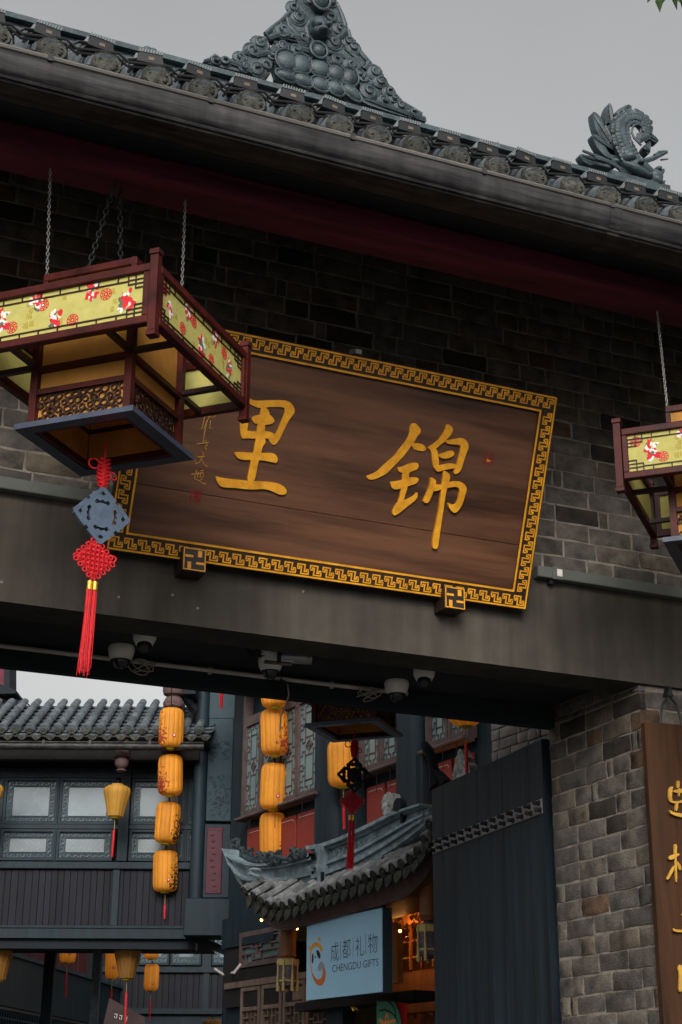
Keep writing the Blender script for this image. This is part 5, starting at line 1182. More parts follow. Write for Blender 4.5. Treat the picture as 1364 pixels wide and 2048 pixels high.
q = B(); a_ = CAM+ray(442.7,1372)*13; b_ = CAM+ray(442.7,1417)*13; q.tube([a_+V(0,0,.5),a_+V(0,0,.02)], .003, 4); q.tube([a_,(a_+b_)/2,b_], [.012,.015,.010], 8); tag(obj('red_tassel', q, M_cord, None, True), 'lone red tassel hanging before the carved teal pillar', 'tassel')
# ================================================================== UNDER THE GALLERY
LF = Frame((CAM[0]+HD[0]*23, CAM[1]+HD[1]*23, 0), LB.u, (0,0,1))
fb = thing('rear_gallery', 'second dark gallery facade with plank wall seen far under the bridge building', 'building', tuple(LF.P(-1.5,1.5,-.3)))
fa = lambda x, y, c=0: LF.px(x, y, c)
zs = {k: fa(330,y)[1] for k,y in dict(wt=1870, wb=1930, s0=1945, s1=1934, p0=2017, b0=2028).items()}
A0f, A1f = fa(205,1950)[0], fa(520,1950)[0]
a = A0f
while a < A1f: q = B(); q.bbox(LF, a+.002, a+.083, zs['p0'], zs['s0'], -.03, random.uniform(-.004,.002), .003); obj('plank', q, M_planks, fb); a += .085
q = B(); q.box(LF, A0f, A1f, zs['s0']+.001, zs['s1'], -.05, .05); q.box(LF, A0f, A1f, zs['b0'], zs['p0']-.001, -.1, .06); q.box(LF, A0f, A1f, zs['b0']-.15, zs['b0']-.001, -.5, .0); obj('rail', q, M_teal, fb)
q = B(); q.box(LF, A0f-2.5, A1f, zs['b0']-.2, 4.6, -.5, -.06); obj('back_wall', q, M_dark, fb)
for x0,x1 in ((278,338),(342,402),(424,484)):
    a0,a1 = fa(x0,1915)[0], fa(x1,1915)[0]; fret_window(LF, fb, a0, a1, zs['wb'], zs['wt'], 0, bd=.075)
q = B(); a0,a1 = fa(404,1950)[0], fa(422,1950)[0]; q.box(LF, a0, a1, zs['s1'], 4.6, -.04, .05); q.box(LF, a0+.02, a1-.02, zs['p0'], zs['s0'], -.02, .025); obj('post', q, M_teal, fb)
q = B(); a0,a1 = fa(318,2040)[0], fa(446,2040)[0]; q.box(LF, a0-1, a1+.5, .0, zs['b0']-.2, -.4, -.2); obj('brick_base', q, M_bricktex, fb)
# side gallery with parapet, running away to the right
def gd(x, y, d): r_ = ray(x,y); h_ = r_@HD; return CAM+r_*(d/h_)
PA, PB = gd(10,1903,18.0), gd(240,1976,23.0); PA[2] = PB[2] = (PA[2]+PB[2])/2
SD = Frame((PA[0],PA[1],0), (PB[0]-PA[0],PB[1]-PA[1],0), (0,0,1)); SLn = np.linalg.norm((PB-PA)[:2]); zp = PA[2]
sg = thing('side_gallery', 'shadowy side gallery with dark parapet and lattice under the bridge building', 'building', tuple(SD.P(SLn/2,1.5,-.3)))
q = B(); q.box(SD, -2, SLn+.3, zp-.55, zp-.02, -.1, 0); obj('parapet', q, M_teal, sg)
q = B(); q.box(SD, -2, SLn+.3, zp-.02, zp+.02, -.12, .04); obj('handrail', q, M_tealc, sg)
a = -2
while a < SLn+.3: q = B(); q.bbox(SD, a+.002, a+.118, zp+.021, zp+1.3, -.6, -.5+random.uniform(-.005,.004), .003); obj('plank', q, M_redpl, sg); a += .12
q = B(); q.box(SD, -2, SLn+.3, zp-.95, zp-.58, -.1, -.06); obj('lattice_backing', q, M_dark, sg)
q = B(); 
for i in range(int((SLn+2.3)/.09)):
    a = -2+i*.09
    for j in range(4): q.path(SD, [(a,zp-.93+j*.085),(a+.055,zp-.93+j*.085),(a+.055,zp-.93+j*.085+.06)], .018, -.058, -.03)
obj('lattice', q, M_tealc, sg)
q = B(); q.box(SD, -2, SLn+.3, zp-1.02, zp-.955, -.1, .0); q.box(SD, -2, SLn+.3, 0, zp-1.03, -.3, -.12); obj('base_wall', q, M_fascia, sg)
for x,d,mm,w_ in ((95,17.6,M_eave,.055),(190,17.2,M_tile,.042)):
    p_ = gd(x,2000,d); q = B(); q.box(Frame((p_[0],p_[1],0),LB.u,(0,0,1)), -w_, w_, 0, 3.243, -w_, w_); tag(obj('post', q, mm), 'worn whitish square post standing under the bridge building' if mm is M_tile else 'black square post standing under the bridge building', 'post')
G4 = 'lanterns under the bridge building'
hang(137,1893,19.5,33,64,'small striped orange lantern before the red plank wall',G4,SK[0],tassel=.3); hang(225,1915,19.5,28,84,'slim orange lantern beside the large dark amber lantern',G4,SK[0],tassel=.3)
hang(303,1893,20,30,50,'small orange lantern before the far frosted window',G4,SK[0]); hang(303,1955,20,30,53,'small orange lantern with black writing before the far plank wall',G4,SK[0],tassel=.25)
hang(255,1924,15.2,54,68,'large dark amber pear lantern under the bridge building beam',G4,SKD,'pear',tassel=.35,emblem=False); hang(-2,1928,15.2,54,66,'dark amber pear lantern at the picture edge under the bridge beam',G4,SKD,'pear',emblem=False); hang(425,2062,18,40,50,'dim amber lantern low beside the round teal column',G4,SKD,'pear',emblem=False)
q = B(); F_ = Frame(gd(245,2026,16.0), LB.u*.95-LB.v*.25, (0.05,0,1)); q.prism(F_, [(-.2,-.35),(.28,-.35),(.22,.02),(-.14,.1)], -.03, .03); t = obj('notice_board', q, M_lwoodd); tag(t, 'dark brown notice board with pale lettering low under the bridge building', 'sign')
q = B()
for x in (-.06,-.01,.04): q.path(F_, [(x-.012,-.03),(x+.012,-.026),(x+.010,-.06)], .005, .0305, .032); q.path(F_, [(x-.012,-.05),(x-.004,-.066)], .005, .0305, .032)
obj('lettering', q, M_pwhite, t)
# ================================================================== SHOP ROW (right, frame RB)
sr = thing('shop_row', 'timber shop row with lattice windows over red panels on the far side of the door', 'building', tuple(RB.P(1.5,0,-1)))
def rp_(x, y, c=0): return RB.px(x, y, c)
BE = 3.80                                                  # end of timber bays
q = B(); q.box(RB, -.35, BE, 3.2, 6.4, -3, -.06); obj('upper_body', q, M_teal, sr)
sill = [(rp_(474,1642)), (rp_(650,1582)), (rp_(833,1515)), (rp_(974,1454))]
SZ_ = 4.03
def sillz(a): return 4.02+a*.018
def lattice_panel(fr, par, a0, a1, b0, b1, c, mt, glass):
    w_, h_ = a1-a0, b1-b0; q = B(); q.path(fr, [(a0+.012,b0+.012),(a1-.012,b0+.012),(a1-.012,b1-.012),(a0+.012,b1-.012),(a0+.012,b0+.012)], .024, c-.03, c+.01); f_ = obj('window', q, mt, par)
    q = B(); q.box(fr, a0+.015, a1-.015, b0+.015, b1-.015, c-.02, c-.0135); obj('pane', q, glass, f_)
    q = B(); i0, i1, j0, j1 = a0+.026, a1-.026, b0+.026, b1-.026; W_, H_ = i1-i0, j1-j0
    X = lambda t: i0+W_*t
    Y = lambda t: j0+H_*t
    lw = .0062; c0, c1 = c-.012, c-.006
    def pth(p): q.path(fr, [(X(x),Y(y)) for x,y in p], lw, c0, c1)
    for s in (0, 1):
        f = (lambda y: y) if s == 0 else (lambda y: 1-y)
        def p2(p): pth([(x, f(y)) for x,y in p])
        p2([(.28,.12),(.72,.12),(.72,.40),(.28,.40),(.28,.12)])
        for m_ in (0,1):
            g_ = (lambda x: x) if m_ == 0 else (lambda x: 1-x)
            def p3(p): p2([(g_(x), y) for x,y in p])
            p3([(0,.06),(.16,.06),(.16,.0)]); p3([(.28,.12),(.28,.05),(.42,.05),(.42,0)]); p3([(0,.12),(.14,.12),(.14,.18),(.28,.18)]); p3([(0,.24),(.16,.24),(.16,.30),(0,.30)]); p3([(.16,.27),(.28,.27)])
            p3([(.28,.40),(.28,.45),(.12,.45),(.12,.40),(0,.40)])
        p2([(.5,.40),(.5,.44)])
    pth([(.3,.5),(.5,.44),(.7,.5),(.5,.56),(.3,.5)]); pth([(.3,.5),(.7,.5)]); pth([(.5,.44),(.5,.56)]); pth([(.42,.5),(.5,.475),(.58,.5),(.5,.525),(.42,.5)])
    obj('lattice', q, mt, f_); return f_
def A(x, y): return rp_(x, y)[0]
bays = [[A(491,1620),A(524,1600),A(560,1600),A(598,1590),A(642,1580)], [A(728,1550),A(766,1530),A(806,1510)], [A(862,1490),A(902,1480),A(938,1470)]]
for by in bays:
    z0 = sillz((by[0]+by[-1])/2)+.03
    for a0, a1 in zip(by, by[1:]): lattice_panel(RB, sr, a0+.008, a1-.008, z0, z0+.80, 0.02, M_latt, M_glassg)
    q = B(); q.box(RB, by[0]-.03, by[0]+.007, z0-.03, z0+1.2, -.05, .03); q.box(RB, by[-1]-.007, by[-1]+.03, z0-.03, z0+1.2, -.05, .03); q.box(RB, by[0]+.007, by[-1]-.007, z0-.03, z0-.001, -.05, .03); q.box(RB, by[0]+.007, by[-1]-.007, z0+.801, z0+.86, -.05, .03); obj('window_frame', q, M_latt, sr)
    q = B(); q.tube([RB.P(by[0]-.06,z0-.045,.07),RB.P(by[-1]+.05,z0-.04,.07)], .014, 8); q.box(RB, by[0]-.05, by[-1]+.04, z0-.06, z0-.032, -.02, .06); obj('sill', q, M_latt, sr, True)
    n = len(by)-1 if len(by) < 5 else 3
    for i in range(n):
        p0 = by[0]-.01+(by[-1]-by[0]+.02)*i/n+.015; p1_ = by[0]-.01+(by[-1]-by[0]+.02)*(i+1)/n-.015
        q = B(); q.bbox(RB, p0, p1_, 3.35, z0-.13, -.05, -.02, .004); pn = obj('red_panel', q, M_redp, sr)
        q = B(); q.path(RB, [(p0+.03,z0-.165),(p1_-.045,z0-.165),(p1_-.03,z0-.185)], .003, -.0195, -.0185); obj('pale_line', q, M_pwhite, pn)
    for i in range(3):
        a = by[0]+(by[-1]-by[0])*(.15+.35*i); q = B(); q.bar(RB.P(a,z0-.05,.06),RB.P(a,z0-.22,.06),.004,.004); obj('hanging_hook', q, M_cable, sr)
for x0,x1,y in ((660,690,1600),(807,850,1500)):
    a0,a1 = A(x0,y), A(x1,y); q = B(); q.tube([RB.P((a0+a1)/2,3.2,.0),RB.P((a0+a1)/2,6.2,.0)], abs(a1-a0)/2*.9, 16); obj('round_column', q, M_teal, sr, True)
q = B(); a0,a1 = A(806,1600), A(860,1600); q.box(RB, a0, a1, 3.2, 4.06, -.05, .06); obj('column_base', q, M_teal, sr)
q = B(); q.box(RB, A(640,1600), A(660,1600), 3.2, 6.0, -.05, .05); q.box(RB, A(692,1560), A(722,1560), 3.2, 6.0, -.05, .05); obj('post', q, M_teal, sr)
q = B(); q.box(RB, -.3, BE, 5.3, 5.6, -.1, .3); obj('eave_beam', q, M_eave, sr)
# brick end wall
bw = thing('brick_wall', 'pale grey brick end wall of the shop row showing above the black door', 'wall', tuple(RB.P(4.6,0,-.2)))
q = B(); q.box(RB, BE+.002, 5.6, 0, 6.2, -.4, -.012); obj('mortar_bed', q, M_mortar, bw)
def seen(a, b):
    P = RB.P(a,b); v = P-CAM; z = v@fw; x = 682+FPX*(v@CR)/z; y = 1024-FPX*(v@CU)/z
    return 940 < x < 1160 and 1380 < y < 1600
M_brick_pale = mat('brick_pale', (.19,.19,.19), .9, .35, 9, .5, ramp=[(0,(1,1,1)),(.4,(.8,.82,.84)),(.7,(1.15,1.12,1.06)),(.9,(.7,.68,.66))])
BM_save = BM; BM = [m_.copy() for m_ in BM_save]
for m_ in BM: m_.materials.clear(); m_.materials.append(M_brick_pale)
lay(bw, RB, BE+.004, 5.5, 3.4, 5.2, 5, keep=seen, bl=.20, course=.075); BM = BM_save
# ---- ground floor
gf = thing('timber_shop', 'carved brown timber shop front glowing warm under the small tiled canopy', 'shop', tuple(RB.P(1.2,0,-.3)))
q = B(); q.box(RB, -.35, .62, 2.95, 3.2, -.5, .0); q.box(RB, .62, BE, 3.12, 3.2, -.5, .0); obj('head_beam', q, M_teal, gf)
w0 = rp_(481,1870), rp_(560,1856); w1 = rp_(481,1930), rp_(560,1920)
a0, a1 = w0[0][0], w0[1][0]; b1 = (w0[0][1]+w0[1][1])/2; b0 = (w1[0][1]+w1[1][1])/2
q = B(); q.path(RB, [(a0,b0),(a1,b0),(a1,b1),(a0,b1),(a0,b0)], .04, -.03, .0); wn = obj('window', q, M_latt, gf)
q = B(); q.box(RB, a0, a1, b0, b1, -.04, -.031); obj('pane', q, mat('teal_glass', (.10,.17,.165), .4, .15, 2, 0, spec=.5), wn)
q = B(); Wd, Hd = a1-a0, b1-b0
for pth_ in ([(.0,.8),(.16,.8),(.16,1)],[(.0,.6),(.28,.6),(.28,.85),(.5,.85),(.5,.55),(.28,.55)],[(.0,.35),(.3,.35),(.3,.15),(.5,.15),(.5,.4),(.75,.4),(.75,.65),(.5,.65)],[(.12,0),(.12,.35)],[(.3,.15),(.3,0)],[(.6,.85),(.6,1)],[(.6,.85),(.95,.85),(.95,.6),(.75,.6)],[(.6,.15),(.95,.15),(.95,.4),(.75,.4)],[(.6,.15),(.6,0)],[(.78,.15),(.78,0)],[(.78,.85),(.78,1)],[(.4,.35),(.4,.6)],[(.85,.4),(1,.4)],[(.85,.6),(1,.6)],[(.4,.85),(.4,1)]):
    q.path(RB, [(a0+x*Wd,b0+y*Hd) for x,y in pth_], .014, -.028, -.006)
obj('lattice', q, M_latt, wn)
q = B(); zz = b0-.03; q.box(RB, -.3, .95, zz-.30, zz, -.06, -.012); obj('apron_board', q, M_dark, gf)
q = B(); q.box(RB, -.3, a0-.021, zz, 2.95, -.08, -.02); obj('side_board', q, M_dark, gf)
dz = zz-.30
dt = rp_(481,1975)[1]
for x0,x1 in ((480,518),(521,561),(565,608),(612,657)):
    p0, p1_ = A(x0,2000), A(x1,2000); q = B(); c = .0
    for (u0,u1,v0,v1) in ((p0,p0+.035,.3,dt),(p1_-.035,p1_,.3,dt),(p0+.0351,p1_-.0351,dt-.04,dt),(p0+.0351,p1_-.0351,dt-.20,dt-.165),(p0+.0351,p1_-.0351,dt-1.0,dt-.96),(p0+.0351,p1_-.0351,.3,.36)): q.bbox(RB, u0, u1, v0, v1, -.04, c, .005)
    dl = obj('door_leaf', q, M_dwood, gf)
    q = B(); q.bbox(RB, p0+.045, p1_-.045, dt-.158, dt-.048, -.03, -.014, .01); obj('raised_panel', q, M_dwood, dl)
    q = B(); q.bbox(RB, p0+.04, p1_-.04, .37, dt-1.01, -.03, -.016, .01); obj('raised_panel', q, M_dwood, dl)
    q = B(); W_, y1, y0 = p1_-p0-.07, dt-.205, dt-.955; xx = p0+.035
    for j in range(4):
        yy = y1-(j+1)*(y1-y0)/4; h_ = (y1-y0)/4
        for pth_ in ([(.0,.75),(.25,.75),(.25,1)],[(.25,.55),(.25,.3),(.5,.3),(.5,.75),(.75,.75),(.75,.3),(.5,.3)],[(.0,.2),(.25,.2),(.25,0)],[(.75,1),(.75,.85),(1,.85)],[(.5,1),(.5,.75)],[(1,.4),(.75,.4)],[(.62,.3),(.62,0)],[(0,.45),(.25,.45)]):
            q.path(RB, [(xx+x*W_,yy+y*h_) for x,y in pth_], .011, -.032, -.012)
    obj('lattice', q, M_dwood, dl)
    q = B(); q.box(RB, p0+.03, p1_-.03, dt-.96, dt-.2, -.045, -.041); obj('pane', q, mat('door_pane',(.10,.07,.04),.5,.5,4,0) if 'door_pane' not in MATS else MATS['door_pane'], dl)
q = B(); q.box(RB, -.25, 1.3, dt+.001, dt+.05, -.06, .01); obj('door_head', q, M_dwood, gf)
q = B(); q.box(RB, -.35, a0-.0, 0, 2.95, -.12, -.061); q.box(RB, A(657,2000), A(690,2000), 0, 3.12, -.3, .02); obj('post', q, M_teal, gf)
# inside: wood back wall, beams, brackets
q = B(); q.box(RB, -.35, BE, .0, 3.19, -1.3, -1.2); obj('inner_wall', q, M_swood, gf)
q = B(); q.box(RB, -.35, -.3, 0, 3.19, -1.19, -.13); obj('side_wall', q, M_dark, gf)
q = B(); q.box(RB, 1.1, BE, 0, 3.11, -1.0, -.98) if 0 else q.box(RB, 1.35, BE, 2.32, 2.62, -.55, -.45); q.box(RB, 1.35, BE, 2.95, 3.11, -.5, -.35); obj('inner_beam', q, M_swood, gf)
q = B(); q.box(RB, 1.35, BE, 1.9, 2.16, -.62, -.56); q.box(RB, BE-.05, BE, 0, 3.1, -1.1, 0); obj('dark_panel', q, M_dark, gf)
q = B(); r = random.Random(41)
for i in range(60): q.tube(spiral(RB, r.uniform(1.6,2.9), r.uniform(2.17,2.31), -.5, r.uniform(.02,.05), 1.3, i, r.choice((-1,1)), 8), .008, 4)
for i in range(40): q.tube(spiral(RB, r.uniform(2.05,2.6), r.uniform(2.78,2.98), -.2, r.uniform(.015,.04), 1.3, i, r.choice((-1,1)), 8), .007, 4)
obj('carved_bracket', q, M_swood, gf, True)
q = B()
for i in range(9): q.box(RB, 1.4+i*.16, 1.42+i*.16, 2.63, 2.95, -.45, -.43)
for z_ in (2.72,2.84): q.box(RB, 1.35, BE, z_-.008, z_+.008, -.455, -.435)
obj('transom_lattice', q, M_swood, gf)
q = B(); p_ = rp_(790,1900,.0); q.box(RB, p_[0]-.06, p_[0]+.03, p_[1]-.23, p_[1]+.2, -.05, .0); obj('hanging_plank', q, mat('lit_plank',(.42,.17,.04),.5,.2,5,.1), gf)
CC = .50
for (x,y0,y1,yd) in ((577,1840,1912,1918),(856,1735,1832,1850)):
    a, bt = rp_(x,y0,CC); bo = rp_(x,y1,CC)[1]; bd_ = rp_(x,yd,CC)[1]
    q = B(); q.lathe([(.05,bo-.03),(.055,bo-.01),(.065,bo),(.062,bo+.015),(.06,bo+.03),(.06,bt+.03)], 16, RB.P(a,0,CC)); obj('hanging_column', q, M_swood, gf, True)
    q = B(); D0 = RB.P(a,0,CC); q.lathe([(.03,bd_-.21),(.062,bd_-.19),(.066,bd_-.15),(.066,bd_-.02),(.05,bd_-.01),(.03,bo-.03)], 14, D0); dm = obj('drum_finial', q, M_purple, gf, True)
    q = B(); q.lathe([(.068,bd_-.05),(.074,bd_-.045),(.074,bd_-.005),(.066,bd_)], 16, D0); obj('gilt_band', q, M_silk, dm, True)
    q = B(); q.lathe([(.067,bd_-.165),(.071,bd_-.16),(.067,bd_-.15)], 16, D0); obj('gilt_band', q, M_silk, dm, True)
    for k in range(7):
        t_ = k*.9; o = D0+(RB.u*math.cos(t_)+RB.n*math.sin(t_))*.075; q = B(); q.tube([o+V(0,0,bd_),o+V(0,0,bd_-.03),o+V(0,0,bd_-.06),o+V(0,0,bd_-.23)], [.006,.011,.006,.012], 7); obj('tassel', q, M_silk, dm, True)
# glowing bulbs
for i,(x,y,c) in enumerate(((783,1812,.25),(773,1817,.25),(594,1857,.4),(800,1862,.1),(523,1840,.55))):
    P = RB.at(x,y,c); t = thing('shop_bulb', 'tiny amber bulb glowing under the shop canopy eaves', 'bulb', tuple(P), 'amber bulbs under the canopy')
    q = B(); q.ball(P, .011); obj('glass', q, mat('bulb_glow',(1,.45,.08),.5,.02,3,0,emit=9) if 'bulb_glow' not in MATS else MATS['bulb_glow'], t); q = B(); q.tube([P+V(0,0,.009),P+V(0,0,.05)], .005, 6); obj('socket', q, M_black, t)
for (x,y,c,e) in ((846,1762,.18,5.0),(700,1900,-.3,2.5),(540,1850,.35,.8),(800,1860,-.25,3.0)):
    ld = bpy.data.lights.new('shop_lamp','POINT'); ld.energy = e; ld.color = (1,.42,.10); ld.shadow_soft_size = .04; lo = bpy.data.objects.new('shop_lamp', ld); COL.objects.link(lo); lo.location = tuple(RB.at(x,y,c))
# ---- canopy roof
cn = thing('canopy_roof', 'small grey tiled canopy with upswept eaves and scrolled ridge over the shop sign', 'roof', tuple(RB.P(1.3,3.0,.4)))
cl = wloc(cn); S3 = 460/1364
def z3(x, y): return 440+x*S3, 1380+y*S3
disc = [(150,1195),(205,1225),(250,1255),(290,1278),(335,1288),(380,1284),(430,1270),(480,1250),(530,1232),(575,1216),(620,1200),(665,1188),(715,1172),(770,1150),(820,1132),(870,1118),(920,1104),(975,1084),(1030,1060),(1085,1035),(1135,1005),(1180,960),(1220,890),(1250,800)]
EC3 = .74; E = [RB.at(*z3(*d), EC3) for d in disc]
rdir = -RB.n*math.cos(.55)+RB.v*math.sin(.55); nr3 = RB.n*math.sin(.55)+RB.v*math.cos(.55); R3 = .036
def half_tile(L, r_, n=7):
    q = B(); vs = []
    for t in (0,L):
        for j in range(n+1):
            th = math.pi*j/n; vs.append(RB.u*math.cos(th)*r_*(1 if t==0 else .95)+nr3*math.sin(th)*r_+rdir*t)
    q.add(vs, [(j,j+1,n+2+j,n+1+j) for j in range(n)]+[tuple(range(n,-1,-1))]); me = mesh(q, True, 'tile'); me.materials.append(M_shoptile); return me
HT3 = half_tile(.16, R3); HC3 = half_tile(.05, R3*1.3)
q = B(); dn = RB.n*.93-RB.v*.36; q.lathe([(R3*1.0,-.05),(R3*1.02,0),(R3*.85,.004),(R3*.72,-.003),(R3*.3,.004),(.003,.005)], 14, (0,0,0), dn); D3 = mesh(q, True, 'disc'); D3.materials.append(M_tilecap)
q = B(); f3 = Frame((0,0,0), RB.u, RB.v*.94+RB.n*-.2); q.prism(f3, [(-.04,.02),(-.046,-.02),(-.03,-.042),(0,-.068),(.03,-.042),(.046,-.02),(.04,.02)], -.006, .006); q.ball((0,0,-.03), .018, .018, .028); L3_ = mesh(q, False, 'drip'); L3_.materials.append(M_tilecap)
for i, e in enumerate(E):
    k = 4 if i > 5 else (1 if i < 2 else 2 if i < 4 else 3)
    for j in range(k): put(HT3, 'roof_tile', e+rdir*(.02+j*.15), cn, cl)
    put(HC3, 'eave_collar', e+rdir*-.005+nr3*.004, cn, cl)
    put(D3, 'eave_disc', e+nr3*.004+dn*.014, cn, cl)
    if i+1 < len(E): put(L3_, 'drip_tile', (e+E[i+1])/2-V(0,0,.045), cn, cl)
q = B(); q.surf([[e-nr3*.012 for e in E],[e-nr3*.012+rdir*(.62 if i > 4 else .25+.09*i) for i,e in enumerate(E)]]); q.surf([[e-nr3*.03 for e in E][::-1],[e-nr3*.03+rdir*.6 for i,e in enumerate(E)][::-1]]); obj('roof_bed', q, M_shoptile, cn)
lowf = [(160,1245),(215,1300),(250,1350),(290,1388),(335,1410),(390,1420),(440,1412),(480,1400),(560,1378),(650,1353),(750,1326),(850,1299),(940,1275),(1010,1256),(1080,1235),(1130,1205),(1170,1165),(1215,1110),(1250,1050),(1265,1000)]
FCc = .62
Lw = [RB.at(*z3(*p), FCc) for p in lowf]; Up = [p+V(0,0,.16)+RB.n*.06 for p in Lw]
q = B(); rows = []
for t in np.linspace(0,1,5): rows.append([l*(1-t)+u*t+RB.n*(.006*math.sin(i*2.1)) for i,(l,u) in enumerate(zip(Lw,Up))])
q.surf(rows); q.surf([[p-RB.n*.02 for p in row][::-1] for row in rows]); obj('fascia', q, M_fascia, cn, True)
q = B(); q.tube(Lw, .009, 6); q.tube([p+V(0,0,.016) for p in Lw], .006, 6); obj('fascia_bead', q, M_fascia, cn, True)
q = B(); q.surf([[p+V(0,0,.01) for p in Lw],[p-RB.n*.6+V(0,0,.05) for p in Lw]]); obj('canopy_soffit', q, M_swood, cn)
# ridge
RC = .36
top = [(575,930),(640,925),(700,905),(770,880),(850,845),(960,795),(1070,740),(1150,712),(1255,680)]; bot = [(600,1165),(680,1140),(760,1108),(850,1075),(960,1015),(1070,945),(1150,890),(1200,850),(1255,805)]
def on3(p, c=RC): return RB.px(*z3(*p), c)
layers = [(0,.10,.10),(.11,.16,.06),(.17,.46,.03),(.48,.56,.075),(.57,.72,.05),(.73,.83,.085),(.84,1.0,.06)]
for li, (t0,t1,ex) in enumerate(layers):
    q = B(); pu = [on3((a[0]*(1-t0)+b[0]*t0, a[1]*(1-t0)+b[1]*t0)) for a,b in zip(top,bot)]; pl_ = [on3((a[0]*(1-t1)+b[0]*t1, a[1]*(1-t1)+b[1]*t1)) for a,b in zip(top,bot)]
    q.prism(RB, pu+pl_[::-1], RC-.06-ex, RC+ex); obj('ridge_course', q, M_shopridge, cn)
q = B(); r = random.Random(51)
for i in range(15):
    t = i/14; x = 640+t*420; y = 1000-.50*(x-640)*.42-((x-640)/420)**2*60
    a,b = on3((x,y)); q.tube(spiral(RB, a, b, RC+.034, .045, 1.3, i*1.3, (-1)**i, 14), .009, 5)
    if i < 14: a2,b2 = on3((x+20,y-22)); q.tube([RB.P(a,b-.03,RC+.034),RB.P((a+a2)/2,(b+b2)/2+.03,RC+.04),RB.P(a2,b2,RC+.034)], .009, 5)
for i in range(9):
    x = 1085+i*19; y = 820-(i*8); a,b = on3((x,y)); q.tube(spiral(RB,a,b,RC+.034,.035,1.2,i,(-1)**i,12), .009, 5)
obj('ridge_scroll', q, M_shopridge, cn, True)
# hip end, boat shaped
hip_top = [(68,945),(95,985),(150,1012),(220,1030),(290,1036),(360,1030),(440,1014),(520,992),(585,972)]
hip_bot = [(72,985),(95,1060),(130,1130),(165,1175),(230,1190),(310,1195),(400,1192),(500,1180),(600,1160)]
hl = [(0,.10,.09),(.115,.20,.07),(.21,.55,.035),(.565,.68,.075),(.69,1.0,.045)]
for t0,t1,ex in hl:
    q = B(); lerp = lambda a,b,t: (a[0]*(1-t)+b[0]*t, a[1]*(1-t)+b[1]*t); Lh = len(hip_top)
    cs = [RC+.28*(1-i/(Lh-1)) for i in range(Lh)]
    pu = [RB.at(*z3(*lerp(a,b,t0)), c) for a,b,c in zip(hip_top,hip_bot,cs)]; pl_ = [RB.at(*z3(*lerp(a,b,t1)), c) for a,b,c in zip(hip_top,hip_bot,cs)]
    q.surf([[p+RB.n*ex for p in pl_],[p+RB.n*ex for p in pu],[p-RB.n*(.08+ex) for p in pu],[p-RB.n*(.08+ex) for p in pl_],[p+RB.n*ex for p in pl_]])
    o_ = len(q.v); f_a = [pl_[0]+RB.n*ex, pu[0]+RB.n*ex, pu[0]-RB.n*(.08+ex), pl_[0]-RB.n*(.08+ex)]; q.add(f_a, [(0,1,2,3)]); obj('hip_course', q, M_shopridge, cn)
q = B()
for (x,y,rad,d,a0) in ((92,915,36,1,2.5),(130,960,26,-1,0),(180,985,28,1,1),(230,1000,24,-1,2),(262,1005,24,1,0),(300,1008,32,-1,3),(345,1000,28,1,1),(430,985,28,-1,2),(465,980,22,1,0),(490,972,16,-1,1)):
    a,b = on3((x,y),RC+.2); q.tube(spiral(RB,a,b,RC+.2,rad*.0019,1.5,a0,d,16), list(np.linspace(.022,.014,16)), 6)
for pts in ([(62,940),(75,900),(110,890)],[(100,960),(150,990),(220,1015)],[(200,1005),(240,980),(285,1015)],[(285,1020),(330,985),(380,1000),(420,1005)],[(400,1005),(440,965),(480,985),(505,970)]):
    q.tube([RB.at(*z3(*p), RC+.2) for p in pts], .02, 6)
obj('hip_scroll', q, M_orn, cn, True)
q = B()
for pts in ([(175,1070),(200,1062),(240,1066)],[(180,1075),(195,1095),(235,1105)],[(178,1068),(172,1085),(185,1098)]): q.tube([RB.at(*z3(*p), RC+.30) for p in pts], .012, 6)
obj('hip_motif', q, M_shopridge, cn, True)
q = B(); bl_ = [(572,915),(610,915),(612,1160),(600,1170),(590,1090),(582,1040),(595,1000),(580,960)]
q.prism(RB, [on3(p,RC+.1) for p in bl_], RC-.2, RC+.125); obj('end_block', q, M_shopridge, cn)
# little dragon finial on the ridge
t = thing('ridge_finial', 'pale grey dragon head finial standing on the canopy ridge before a red panel', 'finial', tuple(RB.at(785,1640,RC)))
q = B(); k3 = .0030
for pts in ([(985,650),(1010,610),(1018,640),(1030,615),(1040,650),(1045,700),(1030,740),(1000,765),(985,730),(1000,700),(975,670)],): q.prism(RB, [on3(p) for p in pts], RC-.05, RC+.03)
for (x,y,r_) in ((1005,700,.04),(1020,735,.045),(1000,660,.03),(1028,660,.03)): a,b = on3((x,y)); q.ball(RB.P(a,b,RC+.02), r_, r_, .05)
obj('head', q, M_shoptile, t, True)
q = B()
for pts in ([(990,660),(1000,625),(1008,608)],[(1010,665),(1020,635),(1035,618)],[(1030,690),(1048,660),(1045,640)]): q.tube([RB.P(*on3(p), RC+.0) for p in pts], [.02,.015,.008], 6)
obj('crest', q, M_shoptile, t, True)
# floodlight beside it
q = B(); P = RB.at(806,1612,RC+.05); q.lathe([(.05,0),(.055,.02),(.05,.05)], 14, P, RB.n); q.bar(P, P-V(0,0,.12), .03, .03); tag(obj('floodlight', q, M_eave), 'small round dark floodlight beside the pale dragon finial', 'light')
